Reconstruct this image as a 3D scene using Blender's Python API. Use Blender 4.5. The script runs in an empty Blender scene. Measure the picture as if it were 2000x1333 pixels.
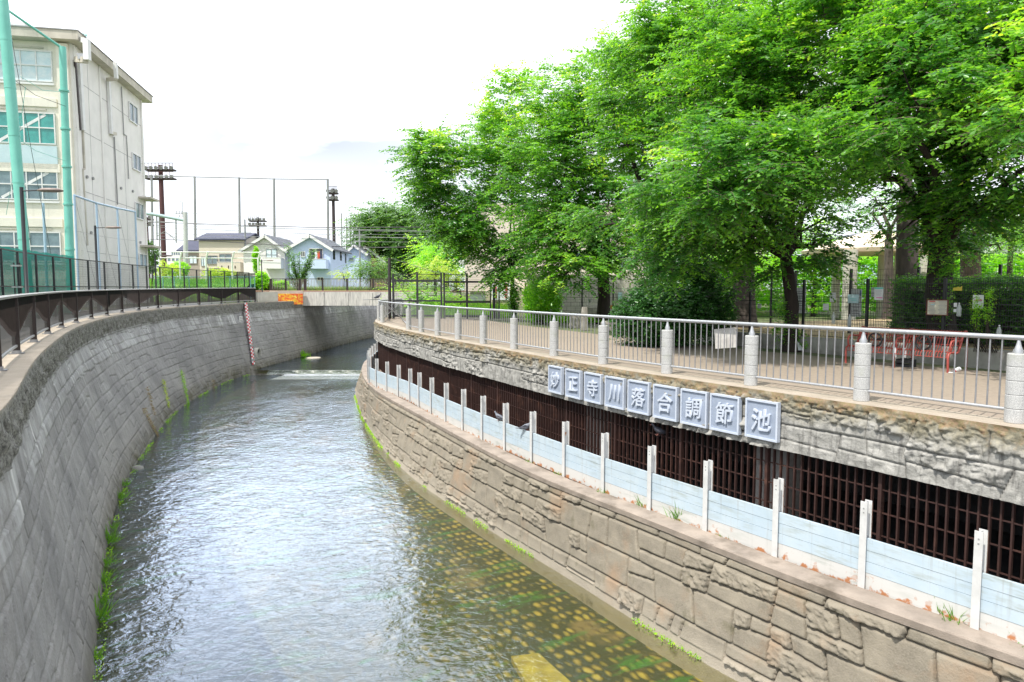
import bpy, math, random
import numpy as np
from mathutils import Vector, Matrix
R = math.radians
rng = np.random.default_rng(7); random.seed(7)
sc = bpy.context.scene
C = sc.collection
# ---------------------------------------------------------------- camera
CZ = 6.2; F = 1333.33; TH = math.atan(99.5/F)
cam = bpy.data.cameras.new('Camera'); cam.lens = 24; cam.sensor_width = 36; cam.clip_end = 3000
co = bpy.data.objects.new('Camera', cam); C.objects.link(co)
co.location = (0, 0, CZ); co.rotation_euler = (R(90)-TH, 0, 0); sc.camera = co
# ---------------------------------------------------------------- world, sun, exposure
SUN_EL, SUN_AZ = R(59), R(226)          # azimuth clockwise from +Y: the sun stands left and behind the camera
w = bpy.data.worlds.new('World'); sc.world = w; w.use_nodes = True
nt = w.node_tree; nt.nodes.clear()
def wn(t): return nt.nodes.new(t)
sky = wn('ShaderNodeTexSky'); sky.sky_type = 'NISHITA'; sky.sun_disc = False
sky.sun_elevation = SUN_EL; sky.sun_rotation = SUN_AZ; sky.air_density = 1.0; sky.dust_density = 1.0
tc = wn('ShaderNodeTexCoord'); mp = wn('ShaderNodeMapping'); mp.inputs['Scale'].default_value = (1, 1, 2.6); mp.inputs['Location'].default_value = (.35, .1, .2)
nz = wn('ShaderNodeTexNoise'); nz.inputs['Scale'].default_value = 2.3; nz.inputs['Detail'].default_value = 6; nz.inputs['Roughness'].default_value = .5
rp = wn('ShaderNodeValToRGB'); rp.color_ramp.elements[0].position = .30; rp.color_ramp.elements[1].position = .50
mx = wn('ShaderNodeMix'); mx.data_type = 'RGBA'; pass
bg = wn('ShaderNodeBackground'); bg.inputs['Strength'].default_value = .10
ow = wn('ShaderNodeOutputWorld')
L = nt.links.new
def wm(op, a, b=0.):
    q = wn('ShaderNodeMath'); q.operation = op
    for i, v in enumerate((a, b)):
        if isinstance(v, bpy.types.NodeSocket): L(v, q.inputs[i])
        else: q.inputs[i].default_value = v
    return q.outputs[0]
# a long soft grey cloud bank low over the houses, lighter ones elsewhere
cl = wn('ShaderNodeMapping'); cl.inputs['Location'].default_value = (.275, -.94, -.205); cl.vector_type = 'POINT'
L(tc.outputs['Generated'], cl.inputs['Vector']); cs = wn('ShaderNodeSeparateXYZ'); L(cl.outputs[0], cs.inputs[0])
e2 = wm('ADD', wm('POWER', wm('ABSOLUTE', wm('DIVIDE', cs.outputs[0], .27), 0), 2), wm('POWER', wm('ABSOLUTE', wm('DIVIDE', cs.outputs[2], .062), 0), 2))
bank = wn('ShaderNodeMapRange'); L(e2, bank.inputs['Value']); bank.inputs['From Min'].default_value = 1.6; bank.inputs['From Max'].default_value = 0.0
front = wn('ShaderNodeMapRange'); L(cs.outputs[1], front.inputs['Value']); front.inputs['From Min'].default_value = -.6; front.inputs['From Max'].default_value = -.3
nz2 = wn('ShaderNodeTexNoise'); nz2.inputs['Scale'].default_value = 5; nz2.inputs['Detail'].default_value = 5; L(mp.outputs[0], nz2.inputs['Vector'])
r2 = wn('ShaderNodeMapRange'); L(nz2.outputs['Fac'], r2.inputs['Value']); r2.inputs['From Min'].default_value = .3; r2.inputs['From Max'].default_value = .6
dp = wn('ShaderNodeVectorMath'); dp.operation = 'DOT_PRODUCT'; L(tc.outputs['Generated'], dp.inputs[0]); dp.inputs[1].default_value = Vector((-.26, .82, .50)).normalized()
bo = wn('ShaderNodeMapRange'); bo.interpolation_type = 'SMOOTHSTEP'; L(dp.outputs['Value'], bo.inputs['Value']); bo.inputs['From Min'].default_value = .925; bo.inputs['From Max'].default_value = .975; bo.inputs['To Min'].default_value = 1; bo.inputs['To Max'].default_value = 3.6
bm = wn('ShaderNodeVectorMath'); bm.operation = 'SCALE'; bm.inputs[0].default_value = (11.2, 11.7, 12.6); L(bo.outputs[0], bm.inputs['Scale'])   # bright patch added to the upstream sky to lift the water's reflections
cm = wn('ShaderNodeMix'); cm.data_type = 'RGBA'; L(bm.outputs[0], cm.inputs['A']); cm.inputs['B'].default_value = (6.3, 6.9, 7.9, 1)
L(wm('MULTIPLY', wm('MULTIPLY', bank.outputs[0], front.outputs[0]), r2.outputs[0]), cm.inputs['Factor']); L(cm.outputs['Result'], mx.inputs['B'])
L(tc.outputs['Generated'], mp.inputs['Vector']); L(mp.outputs[0], nz.inputs['Vector']); L(nz.outputs['Fac'], rp.inputs[0])
rp.color_ramp.elements[0].color = (.62, .62, .62, 1); L(rp.outputs[0], mx.inputs['Factor']); L(sky.outputs[0], mx.inputs['A']); L(mx.outputs['Result'], bg.inputs['Color']); L(bg.outputs[0], ow.inputs['Surface'])
sl = bpy.data.lights.new('Sun', 'SUN'); sl.energy = 4.2; sl.angle = R(.6); sl.color = (1, .95, .87)
so = bpy.data.objects.new('Sun', sl); C.objects.link(so)
sd = Vector((math.sin(SUN_AZ)*math.cos(SUN_EL), math.cos(SUN_AZ)*math.cos(SUN_EL), math.sin(SUN_EL)))
so.rotation_euler = sd.to_track_quat('Z', 'Y').to_euler(); so.location = (-20, -10, 40)
sc.view_settings.view_transform = 'Standard'; sc.view_settings.look = 'None'; sc.view_settings.exposure = 0.33; sc.view_settings.gamma = 1
sc.view_settings.use_curve_mapping = False
sc.cycles.transparent_max_bounces = 24; sc.cycles.max_bounces = 6
# ---------------------------------------------------------------- pixel <-> world (photo pixels, 2000 x 1333)
ct, st = math.cos(TH), math.sin(TH)
def ray(px, py):
    v = 666.5-py
    return Vector((px-1000, F*ct+v*st, -F*st+v*ct))
def PL(px, py, z):
    d = ray(px, py); return Vector((0, 0, CZ))+d*((z-CZ)/d.z)
def PD(px, py, y):
    d = ray(px, py); return Vector((0, 0, CZ))+d*(y/d.y)
def proj(p):
    x, y, z = p[0], p[1], p[2]-CZ
    f = y*ct-z*st; u = y*st+z*ct
    return 1000+F*x/f, 666.5-F*u/f
def lz(y): return CZ-1.3+.31*min(max((y-8)/45, 0), 1)      # level of the left bank
PR = CZ-1.76; LEDGE = CZ-4.3; BB = CZ-2.75; W2 = .25
# ---------------------------------------------------------------- curves in plan
def resample(pts, step):
    pts = np.array(pts, float); d = np.r_[0, np.cumsum(np.linalg.norm(np.diff(pts, axis=0), axis=1))]
    n = max(2, int(d[-1]/step)+1); t = np.linspace(0, d[-1], n)
    return np.stack([np.interp(t, d, pts[:, k]) for k in range(pts.shape[1])], 1)
def smooth(p, n):
    p = p.copy()
    for _ in range(n):
        p[1:-1] = .25*p[:-2]+.5*p[1:-1]+.25*p[2:]
    return p
def curve(pts, step=.4, n=30): return resample(smooth(resample(pts, step), n), step)
def norms(c):
    t = np.gradient(c, axis=0); t /= np.linalg.norm(t, axis=1)[:, None]
    return np.stack([-t[:, 1], t[:, 0]], 1)                # points to the left of the running direction
def offset(c, d): return c+norms(c)*d
def arc(c): return np.r_[0, np.cumsum(np.linalg.norm(np.diff(c, axis=0), axis=1))]
def at_arc(c, s):
    a = arc(c); p = np.array([np.interp(s, a, c[:, k]) for k in range(2)])
    q = np.array([np.interp(s+.05, a, c[:, k]) for k in range(2)]); r_ = np.array([np.interp(s-.05, a, c[:, k]) for k in range(2)])
    t = (q-r_)/np.linalg.norm(q-r_); return p, t
def arc_at_px(c, px, z):
    a = arc(c); xs = np.array([proj((p[0], p[1], z))[0] if p[1] > 1 else 1e5 for p in c])
    i = np.argmin(np.abs(xs-px)); best = a[i]
    for s in np.linspace(max(a[i]-.6, 0), min(a[i]+.6, a[-1]), 60):
        p, _ = at_arc(c, s)
        if abs(proj((p[0], p[1], z))[0]-px) < abs(proj((*at_arc(c, best)[0], z))[0]-px): best = s
    return best
def left_top(px, py):
    y = 30
    for _ in range(40): p = PL(px, py, lz(y)); y = .5*y+.5*p.y
    return (p.x, p.y)
lt = [left_top(*q) for q in [(0,803),(19.5,760),(31.5,737),(45,717.5),(60,698),(75,684.5),(93,671),(111,657.5),(129,645.5),(150,636.5),(172,629),(200,621.5),(249,611.5),(289,606),(341,601),(394,597),(446,594.2),(496,591.8)]]
LT = curve([(-2.9, -4), (-3.3, 1.5), (-4.4, 5)]+lt[:-1]+[(-20.9, 55), (-19.6, 64), (-19.4, 74), (-18.9, 84), (-17.5, 96), (-15, 110)])
lb = [PL(px, py, 0) for px, py in [(183,1333),(190,1260),(195,1200),(201,1130),(211,1060),(225,1000),(245,940),(262,912),(290,870),(330,815),(370,785),(420,757),(460,738)]]
lb2 = [PL(px, py, W2) for px, py in [(504,722),(560,706),(617,690),(665,675),(720,661)]]
LB = curve([(-2.3, -4), (-2.7, 1.5), (-3.7, 5)]+[(p.x, p.y) for p in lb+lb2]+[(-16, 96), (-13.5, 110)])
rt = [PL(px, py, LEDGE) for px, py in [(2000,1275),(1784,1212),(1600,1140),(1400,1064),(1212,986),(1089,946),(1000,902),(930,866),(870,834),(825,810),(780,786),(750,771),(732,759),(717,744),(709,729),(711,708)]]
RT = curve([(12.5, -3), (9.6, 2.2), (7.9, 5.4)]+[(p.x, p.y) for p in rt]+[(-9.6, 50), (-9.9, 64), (-9.6, 84), (-7, 110)])
rb = [PL(px, py, 0) for px, py in [(1430,1333),(1300,1252),(1143,1147),(1035,1082),(962,1042),(908,1000),(854,970),(817,944),(770,901),(738,864),(715,828),(702,800),(698,775)]]
RB = curve([(12.1, -3), (9.2, 2.1), (7.4, 5.2), (5.6, 8)]+[(p.x, p.y) for p in rb]+[(-9.5, 40), (-10.2, 50), (-10.4, 64), (-10.1, 84), (-7.5, 110)])
RAIL_PX = [(1980,828),(1682,785),(1466,755),(1302,732),(1178,714),(1082,697),(1004,684),(944,673),(895,665),(855,657),(823,650),(798,645),(776,640),(759,635.5),(747,631.5),(738,627.5)]
rl = [PL(px, py, PR) for px, py in RAIL_PX]
RL = curve([(13.2, -3), (10.4, 2.2), (8.4, 5.8)]+[(p.x, p.y) for p in rl]+[(-8.1, 42), (-8.0, 45), (-7.6, 48)], .4, 20)
# ---------------------------------------------------------------- scene objects
def tagit(o, label=None, cat=None, group=None, kind=None):
    if label: o['label'] = label
    if cat: o['category'] = cat
    if group: o['group'] = group
    if kind: o['kind'] = kind
    return o
def thing(name, label, cat, loc=(0, 0, 0), rotz=0, group=None):
    o = bpy.data.objects.new(name, None); C.objects.link(o); o.empty_display_size = .2
    o.location = loc; o.rotation_euler = (0, 0, rotz)
    return tagit(o, label, cat, group)
def link_mesh(me, name, m, parent=None, world=True):
    for x in (m if isinstance(m, (list, tuple)) else [m]): me.materials.append(x)
    o = bpy.data.objects.new(name, me); C.objects.link(o)
    if parent is not None:
        o.parent = parent
        if world:                                  # mesh coordinates are world ones: bring them into the parent's frame
            q = parent
            M = Matrix.Identity(4)
            chain = []
            while q is not None: chain.append(q); q = q.parent
            for q in reversed(chain): M = M @ Matrix.LocRotScale(q.location, q.rotation_euler, q.scale)
            me.transform(M.inverted())
    return o
def dup(root, loc, rotz=None, label=None, group=None):
    r = root.copy(); C.objects.link(r); r.location = loc
    if rotz is not None: r.rotation_euler = (0, 0, rotz)
    if label: r['label'] = label
    if group: r['group'] = group
    for ch in list(root.children):
        c = ch.copy(); C.objects.link(c); c.parent = r
        for g in list(ch.children):
            d = g.copy(); C.objects.link(d); d.parent = c
    return r
class MB:
    def __init__(s): s.v = []; s.f = []; s.mi = []; s.sm = []; s.cur = 0
    def add(s, vs, fs, smooth=False):
        b = len(s.v); s.v += [tuple(v) for v in vs]; s.f += [tuple(b+i for i in f) for f in fs]; s.mi += [s.cur]*len(fs); s.sm += [smooth]*len(fs); return s
    def box(s, c, size, rz=0, rot=None):
        hx, hy, hz = size[0]/2, size[1]/2, size[2]/2; M = rot if rot is not None else Matrix.Rotation(rz, 3, 'Z'); c = Vector(c)
        vs = [c+M @ Vector((x, y, z)) for z in (-hz, hz) for x, y in ((-hx,-hy),(hx,-hy),(hx,hy),(-hx,hy))]
        return s.add(vs, [(3,2,1,0),(4,5,6,7),(0,1,5,4),(1,2,6,5),(2,3,7,6),(3,0,4,7)])
    def beam(s, a, b, wd, ht, up=(0, 0, 1)):              # box from a to b, wd across, ht along up
        a, b = Vector(a), Vector(b); d = b-a; ln = d.length; d.normalize(); upv = Vector(up)
        if abs(d.dot(upv)) > .99: upv = Vector((0, 1, 0))
        r = d.cross(upv).normalized(); u = r.cross(d).normalized()
        M = Matrix((d, r, u)).transposed()
        return s.box((a+b)/2, (ln, wd, ht), rot=M)
    def tube(s, pts, r, n=8, caps=True):
        pts = [Vector(p) for p in pts]; rs = r if isinstance(r, (list, tuple)) else [r]*len(pts)
        vs = []; prev = None
        for i, p in enumerate(pts):
            t = (pts[min(i+1, len(pts)-1)]-pts[max(i-1, 0)]).normalized()
            if prev is None: a = t.cross(Vector((0, 0, 1)) if abs(t.z) < .9 else Vector((1, 0, 0))).normalized()
            else: a = (prev-t*prev.dot(t)).normalized()
            prev = a; b = t.cross(a)
            vs += [p+(a*math.cos(2*math.pi*k/n)+b*math.sin(2*math.pi*k/n))*rs[i] for k in range(n)]
        fs = [(i*n+k, i*n+(k+1) % n, (i+1)*n+(k+1) % n, (i+1)*n+k) for i in range(len(pts)-1) for k in range(n)]
        s.add(vs, fs, n > 5)
        if caps: s.add([vs[k] for k in range(n)], [tuple(reversed(range(n)))]); s.add([vs[-n+k] for k in range(n)], [tuple(range(n))])
        return s
    def lathe(s, c, prof, n=16, smooth=True):
        c = Vector(c); vs = [c+Vector((r*math.cos(2*math.pi*k/n), r*math.sin(2*math.pi*k/n), z)) for r, z in prof for k in range(n)]
        fs = [(i*n+k, i*n+(k+1) % n, (i+1)*n+(k+1) % n, (i+1)*n+k) for i in range(len(prof)-1) for k in range(n)]
        s.add(vs, fs, smooth); s.add(vs[:n], [tuple(reversed(range(n)))]); s.add(vs[-n:], [tuple(range(n))]); return s
    def prism(s, poly, z0, z1):
        n = len(poly); vs = [(x, y, z0) for x, y in poly]+[(x, y, z1) for x, y in poly]
        return s.add(vs, [tuple(reversed(range(n))), tuple(range(n, 2*n))]+[(i, (i+1) % n, n+(i+1) % n, n+i) for i in range(n)])
    def quad(s, a, b, c, d): return s.add([a, b, c, d], [(0, 1, 2, 3)])
    def strip(s, A, B, smooth=False):                     # quads between two equally long point rows
        n = len(A); return s.add(list(A)+list(B), [(i, i+1, n+i+1, n+i) for i in range(n-1)], smooth)
    def build(s, name, m, parent=None, label=None, world=True):
        me = bpy.data.meshes.new(name); me.from_pydata(s.v, [], s.f)
        me.polygons.foreach_set('material_index', s.mi); me.polygons.foreach_set('use_smooth', s.sm); me.update()
        o = link_mesh(me, name, m, parent, world)
        if label: o['label'] = label
        return o
def sweep(mb, c2, prof, zf=None, a0=None, a1=None, closed=True, caps=True):
    """sweep a profile [(offset to the left, z)] along a plan curve; zf(y) adds a level"""
    if a0 is not None: 
        a = arc(c2); keep = (a >= a0) & (a <= a1); c2 = c2[keep]
    nn = norms(c2); n = len(c2); m = len(prof); vs = []
    for i in range(n):
        zz = zf(c2[i, 1]) if zf else 0
        for o_, z in prof: vs.append((c2[i, 0]+nn[i, 0]*o_, c2[i, 1]+nn[i, 1]*o_, z+zz))
    k = m if closed else m-1
    fs = [(i*m+j, i*m+(j+1) % m, (i+1)*m+(j+1) % m, (i+1)*m+j) for i in range(n-1) for j in range(k)]
    if closed and caps: fs += [tuple(reversed(range(m))), tuple(range((n-1)*m, n*m))]
    mb.add(vs, fs); return mb
# ---------------------------------------------------------------- numpy noise
def vnoise(x, y, seed=0):
    xi = np.floor(x).astype(np.int64); yi = np.floor(y).astype(np.int64); xf = x-xi; yf = y-yi
    u = xf*xf*(3-2*xf); v = yf*yf*(3-2*yf)
    def h(a, b):
        n = (a*374761393+b*668265263+seed*1274126177) & 0xffffffff
        n = ((n ^ (n >> 13))*1274126177) & 0xffffffff; n = n ^ (n >> 16); return (n & 0xffff)/65535.
    return (h(xi, yi)*(1-u)+h(xi+1, yi)*u)*(1-v)+(h(xi, yi+1)*(1-u)+h(xi+1, yi+1)*u)*v
def fbm(x, y, o=4, seed=0):
    s = 0; a = .5
    for k in range(o): s = s+a*vnoise(x*2**k, y*2**k, seed+k); a *= .5
    return s
def hrand(a, b, seed):
    n = (a.astype(np.int64)*73856093 ^ b.astype(np.int64)*19349663 ^ seed*83492791) & 0xffffffff
    n = ((n ^ (n >> 15))*2246822519) & 0xffffffff; n = ((n ^ (n >> 13))*3266489917) & 0xffffffff; return ((n ^ (n >> 16)) & 0xffff)/65535.
def ashlar(s, h, cw=.95, ch=.62, seed=3, tilt=.12):
    """irregular squared rubble: distance to the nearest joint, a random per stone, a rocky flag"""
    h = h+(fbm(s*.35, h*0+.5, 2, seed)-.4)*.10
    j = np.floor(h/ch); fy = h/ch-j
    sh = hrand(j, j*0, seed)*cw
    x = (s+sh+tilt*(hrand(j, j*0+5, seed)-.5)*(fy-.5)*ch*4)/cw
    i = np.floor(x); 
    # jitter the vertical joints
    off = (hrand(i, j, seed+1)-.5)*.5; off1 = (hrand(i+1, j, seed+1)-.5)*.5
    sl0 = (hrand(i, j, seed+9)-.5)*.35*(fy-.5); sl1 = (hrand(i+1, j, seed+9)-.5)*.35*(fy-.5)
    xl = i+off+sl0; xr = i+1+off1+sl1
    lo = x < xl; hi = x > xr; i = np.where(lo, i-1, np.where(hi, i+1, i))
    off = (hrand(i, j, seed+1)-.5)*.5; off1 = (hrand(i+1, j, seed+1)-.5)*.5
    xl = i+off+(hrand(i, j, seed+9)-.5)*.35*(fy-.5); xr = i+1+off1+(hrand(i+1, j, seed+9)-.5)*.35*(fy-.5)
    wd = (xr-xl)*cw; fx = np.clip((x-xl)/(xr-xl), 0, 1)
    kind = hrand(i, j, seed+2); t = .38+.24*hrand(i, j, seed+3)
    tt = t+(fx-.5)*(hrand(i, j, seed+4)-.5)*.35; tv = t+(fy-.5)*(hrand(i, j, seed+4)-.5)*.35
    big = 1e3
    dH = np.abs(fy-tt)*ch; dV = np.abs(fx-tv)*wd
    d = np.minimum(np.minimum(fx, 1-fx)*wd, np.minimum(fy, 1-fy)*ch)
    hs = (kind > .3) & (kind < .55); vs = (kind >= .55) & (kind < .72); both = kind >= .72
    sub = np.zeros_like(s)
    d = np.where(hs | both, np.minimum(d, dH), d); sub = np.where(hs | both, (fy > tt)*1., sub)
    cond = both & (fy > tt)
    d = np.where(vs, np.minimum(d, dV), d); d = np.where(cond, np.minimum(d, dV), d)
    sub = np.where(vs | cond, sub+2.*(fx > tv), sub)
    rnd = hrand(i*4+sub, j, seed+6); rocky = np.where(kind > .3, hrand(i*4+sub, j, seed+7), 0) > .45
    return d, rnd, rocky
# ---------------------------------------------------------------- materials
MATS = {}
def mat(name, c1, c2=None, scale=4., rough=.8, bump=0., bscale=40., metal=0., c3=None, s3=.6, p3=(.5, .65), detail=6, coord='Object', stretch=None, spec=.5, ramp=(.35, .65)):
    if name in MATS: return MATS[name]
    m = bpy.data.materials.new(name); m.use_nodes = True; t = m.node_tree; n = t.nodes; l = t.links.new
    b = n['Principled BSDF']; b.inputs['Roughness'].default_value = rough; b.inputs['Metallic'].default_value = metal; b.inputs['Specular IOR Level'].default_value = spec
    tc = n.new('ShaderNodeTexCoord'); src = tc.outputs[coord]
    if stretch:
        mp = n.new('ShaderNodeMapping'); mp.inputs['Scale'].default_value = stretch; l(src, mp.inputs['Vector']); src = mp.outputs[0]
    def noise(sc_, d=detail):
        q = n.new('ShaderNodeTexNoise'); q.inputs['Scale'].default_value = sc_; q.inputs['Detail'].default_value = d; q.inputs['Roughness'].default_value = .6; l(src, q.inputs['Vector']); return q.outputs['Fac']
    def ramp_(f, a, b_):
        r = n.new('ShaderNodeMapRange'); r.inputs['From Min'].default_value = a; r.inputs['From Max'].default_value = b_; l(f, r.inputs['Value']); return r.outputs[0]
    def mix(f, A, B):
        q = n.new('ShaderNodeMix'); q.data_type = 'RGBA'
        l(f, q.inputs['Factor'])
        for k, v in (('A', A), ('B', B)):
            if isinstance(v, (tuple, list)): q.inputs[k].default_value = (*v, 1)
            else: l(v, q.inputs[k])
        return q.outputs['Result']
    c2 = c2 or tuple(x*.82 for x in c1)
    col = mix(ramp_(noise(scale), *ramp), c1, c2)
    if c3: col = mix(ramp_(noise(s3), *p3), col, c3)
    l(col, b.inputs['Base Color'])
    if bump:
        bp = n.new('ShaderNodeBump'); bp.inputs['Strength'].default_value = bump; bp.inputs['Distance'].default_value = .02; l(noise(bscale, 4), bp.inputs['Height']); l(bp.outputs[0], b.inputs['Normal'])
    m['_src'] = ''; MATS[name] = m; return m
class NT:
    """tiny node helper"""
    def __init__(s, name):
        s.m = bpy.data.materials.new(name); s.m.use_nodes = True; s.t = s.m.node_tree; s.n = s.t.nodes; s.b = s.n['Principled BSDF']; s.out = s.n['Material Output']
    def l(s, a, b): s.t.links.new(a, b)
    def node(s, ty, ins={}, **props):
        q = s.n.new(ty)
        for k, v in props.items(): setattr(q, k, v)
        for k, v in ins.items():
            if isinstance(v, bpy.types.NodeSocket): s.l(v, q.inputs[k])
            else: q.inputs[k].default_value = v
        return q
    def math(s, op, a, b=0., c=None, clamp=False):
        q = s.n.new('ShaderNodeMath'); q.operation = op; q.use_clamp = clamp
        for i, v in enumerate((a, b, c)):
            if v is None: continue
            if isinstance(v, bpy.types.NodeSocket): s.l(v, q.inputs[i])
            else: q.inputs[i].default_value = v
        return q.outputs[0]
    def noise(s, vec, scale, detail=5, rough=.6, dist=0): return s.node('ShaderNodeTexNoise', {'Vector': vec, 'Scale': scale, 'Detail': detail, 'Roughness': rough, 'Distortion': dist}).outputs['Fac']
    def rng(s, f, a, b, c=0., d=1.): return s.node('ShaderNodeMapRange', {'Value': f, 'From Min': a, 'From Max': b, 'To Min': c, 'To Max': d}).outputs[0]
    def mix(s, f, A, B, blend='MIX'):
        q = s.n.new('ShaderNodeMix'); q.data_type = 'RGBA'; q.blend_type = blend
        for k, v in (('Factor', f), ('A', A), ('B', B)):
            if isinstance(v, bpy.types.NodeSocket): s.l(v, q.inputs[k])
            elif isinstance(v, (tuple, list)): q.inputs[k].default_value = (*v, 1)
            else: q.inputs[k].default_value = v
        return q.outputs['Result']
    def mapping(s, vec, scale=(1,1,1), rot=(0,0,0), loc=(0,0,0)): return s.node('ShaderNodeMapping', {'Vector': vec, 'Scale': scale, 'Rotation': rot, 'Location': loc}).outputs[0]
    def attr(s, name): return s.node('ShaderNodeAttribute', attribute_name=name)
    def bump(s, h, strength, dist=.02, normal=None):
        ins = {'Height': h, 'Strength': strength, 'Distance': dist}
        if normal is not None: ins['Normal'] = normal
        return s.node('ShaderNodeBump', ins).outputs[0]

M_conc = mat('concrete', (.40,.39,.36), (.30,.29,.27), 3, .9, .3, 60, c3=(.22,.21,.19), s3=1.2)
M_conc_lt = mat('pale_concrete', (.55,.53,.47), (.45,.43,.38), 2, .9, .25, 50)
M_conc_bridge = mat('bridge_concrete', (.62,.60,.55), (.45,.44,.41), 2.2, .9, .2, 30, c3=(.25,.24,.23), s3=1.6, p3=(.55,.75), stretch=(3,3,.6))
M_copetop = mat('coping_top', (.42,.36,.29), (.34,.29,.23), 2.5, .9, .3, 60)
M_ledge = mat('ledge_concrete', (.36,.30,.25), (.25,.21,.175), 2.5, .95, .5, 60, c3=(.17,.14,.11), s3=1.4, p3=(.55,.7))
M_prom = mat('promenade_paving', (.33,.268,.21), (.27,.22,.175), 9, .95, .25, 120, c3=(.26,.215,.175), s3=.5, p3=(.5,.75))
M_path = mat('path_asphalt', (.30,.29,.28), (.24,.23,.22), 8, .95, .2, 100)
M_soil = mat('sandy_soil', (.46,.34,.20), (.36,.26,.15), 3, .95, .3, 60)
M_gnd = mat('ground_soil', (.16,.17,.09), (.10,.13,.05), .4, .95)
M_steel = mat('galvanised_steel', (.52,.53,.54), (.42,.43,.45), 20, .42, metal=.55)
M_steel_dk = mat('baluster_steel', (.36,.36,.37), (.28,.28,.29), 20, .45, metal=.5)
M_granite = mat('granite', (.60,.60,.58), (.30,.30,.30), 150, .85, .3, 150, detail=3, ramp=(.42,.6), c3=(.40,.41,.36), s3=3., p3=(.55,.75))
M_brown = mat('brown_steel', (.050,.036,.033), (.035,.027,.025), 6, .45, metal=.2)
M_grille = mat('grille_paint', (.055,.024,.019), (.038,.018,.015), 5, .6, .15, 40, c3=(.11,.05,.035), s3=3., p3=(.55,.7))
M_wpaint = mat('white_post_paint', (.66,.66,.65), (.56,.56,.55), 6, .5, .1, 30, c3=(.42,.18,.08), s3=3.5, p3=(.66,.74))
M_rust = mat('rusty_steel', (.30,.12,.05), (.45,.36,.29), 9, .85, .3, 40)
M_black = mat('black_paint', (.022,.023,.026), (.030,.032,.036), 5, .45)
M_meshw = mat('mesh_wire', (.035,.037,.042), (.05,.052,.058), 5, .5, metal=.2)
M_red = mat('bench_red', (.38,.075,.06), (.31,.06,.05), 8, .42)
M_white = mat('white_paint', (.78,.78,.77), (.70,.70,.70), 3, .5)
M_paper = mat('paper_white', (.80,.82,.84), (.72,.74,.77), 4, .6)
M_teal = mat('teal_pole_paint', (.20,.56,.47), (.15,.48,.40), 1.2, .5, .1, 12)
M_teal_lt = mat('pale_teal_paint', (.25,.55,.47), (.18,.45,.40), 2, .5)
M_blue_lt = mat('pale_blue_paint', (.42,.56,.70), (.35,.48,.62), 2, .5)
M_grey = mat('grey_paint', (.30,.30,.30), (.24,.24,.24), 2, .6)
M_glass = mat('window_glass', (.20,.27,.30), (.10,.14,.17), 1.2, .08, spec=.8)
M_glass_lt = mat('curtained_glass', (.50,.66,.72), (.72,.80,.82), 2.2, .12, spec=.8)
M_glass_gr = mat('green_curtained_glass', (.05,.36,.32), (.03,.22,.21), 2.0, .12, spec=.8)
M_glass_dk = mat('dark_glass', (.03,.035,.04), (.05,.06,.065), 2, .08, spec=.8)
M_bark = mat('tree_bark', (.045,.034,.028), (.025,.019,.016), 9, .95, .9, 30, stretch=(1,1,.25))
M_bark_g = mat('grey_bark', (.11,.09,.078), (.06,.05,.045), 9, .95, .9, 30, stretch=(1,1,.2))
M_twig = mat('twig_bark', (.20,.16,.12), (.12,.09,.07), 8, .9)
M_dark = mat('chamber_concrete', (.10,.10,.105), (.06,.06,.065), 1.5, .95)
M_pillar = mat('chamber_pillar', (.42,.43,.43), (.34,.35,.35), 2.0, .9)
def leafmat(name, dark, light, young, tr=.36, rough=.34):
    t = NT(name); a = t.attr('tint').outputs['Fac']
    c = t.mix(t.rng(a, 0, .7), dark, light); c = t.mix(t.rng(a, .78, 1.0), c, young)
    t.l(c, t.b.inputs['Base Color']); t.b.inputs['Roughness'].default_value = rough; t.b.inputs['Specular IOR Level'].default_value = .7
    hs = t.node('ShaderNodeHueSaturation', {'Color': c, 'Hue': .485, 'Saturation': 1.1, 'Value': 2.6}).outputs[0]
    tl = t.node('ShaderNodeBsdfTranslucent', {'Color': hs}).outputs[0]
    mxs = t.node('ShaderNodeMixShader', {0: tr}); t.l(t.b.outputs[0], mxs.inputs[1]); t.l(tl, mxs.inputs[2]); t.l(mxs.outputs[0], t.out.inputs['Surface'])
    return t.m
LF_cherry = leafmat('cherry_leaf', (.040,.148,.028), (.175,.41,.045), (.42,.58,.08))
LF_dark = leafmat('evergreen_leaf', (.018,.075,.018), (.045,.15,.03), (.09,.25,.04), .25, .3)
LF_far = leafmat('distant_leaf', (.05,.13,.03), (.13,.27,.05), (.24,.38,.07), .35)
LF_bright = leafmat('bright_leaf', (.11,.30,.03), (.26,.50,.05), (.45,.62,.08), .5)
LF_yel = leafmat('yellowish_leaf', (.22,.36,.05), (.42,.52,.09), (.62,.55,.12), .45)
LF_grass = leafmat('grass_blade', (.06,.19,.02), (.14,.33,.03), (.36,.42,.08), .35, .5)
LF_dry = leafmat('dry_weed', (.22,.15,.08), (.30,.24,.12), (.20,.34,.06), .3, .7)

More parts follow.
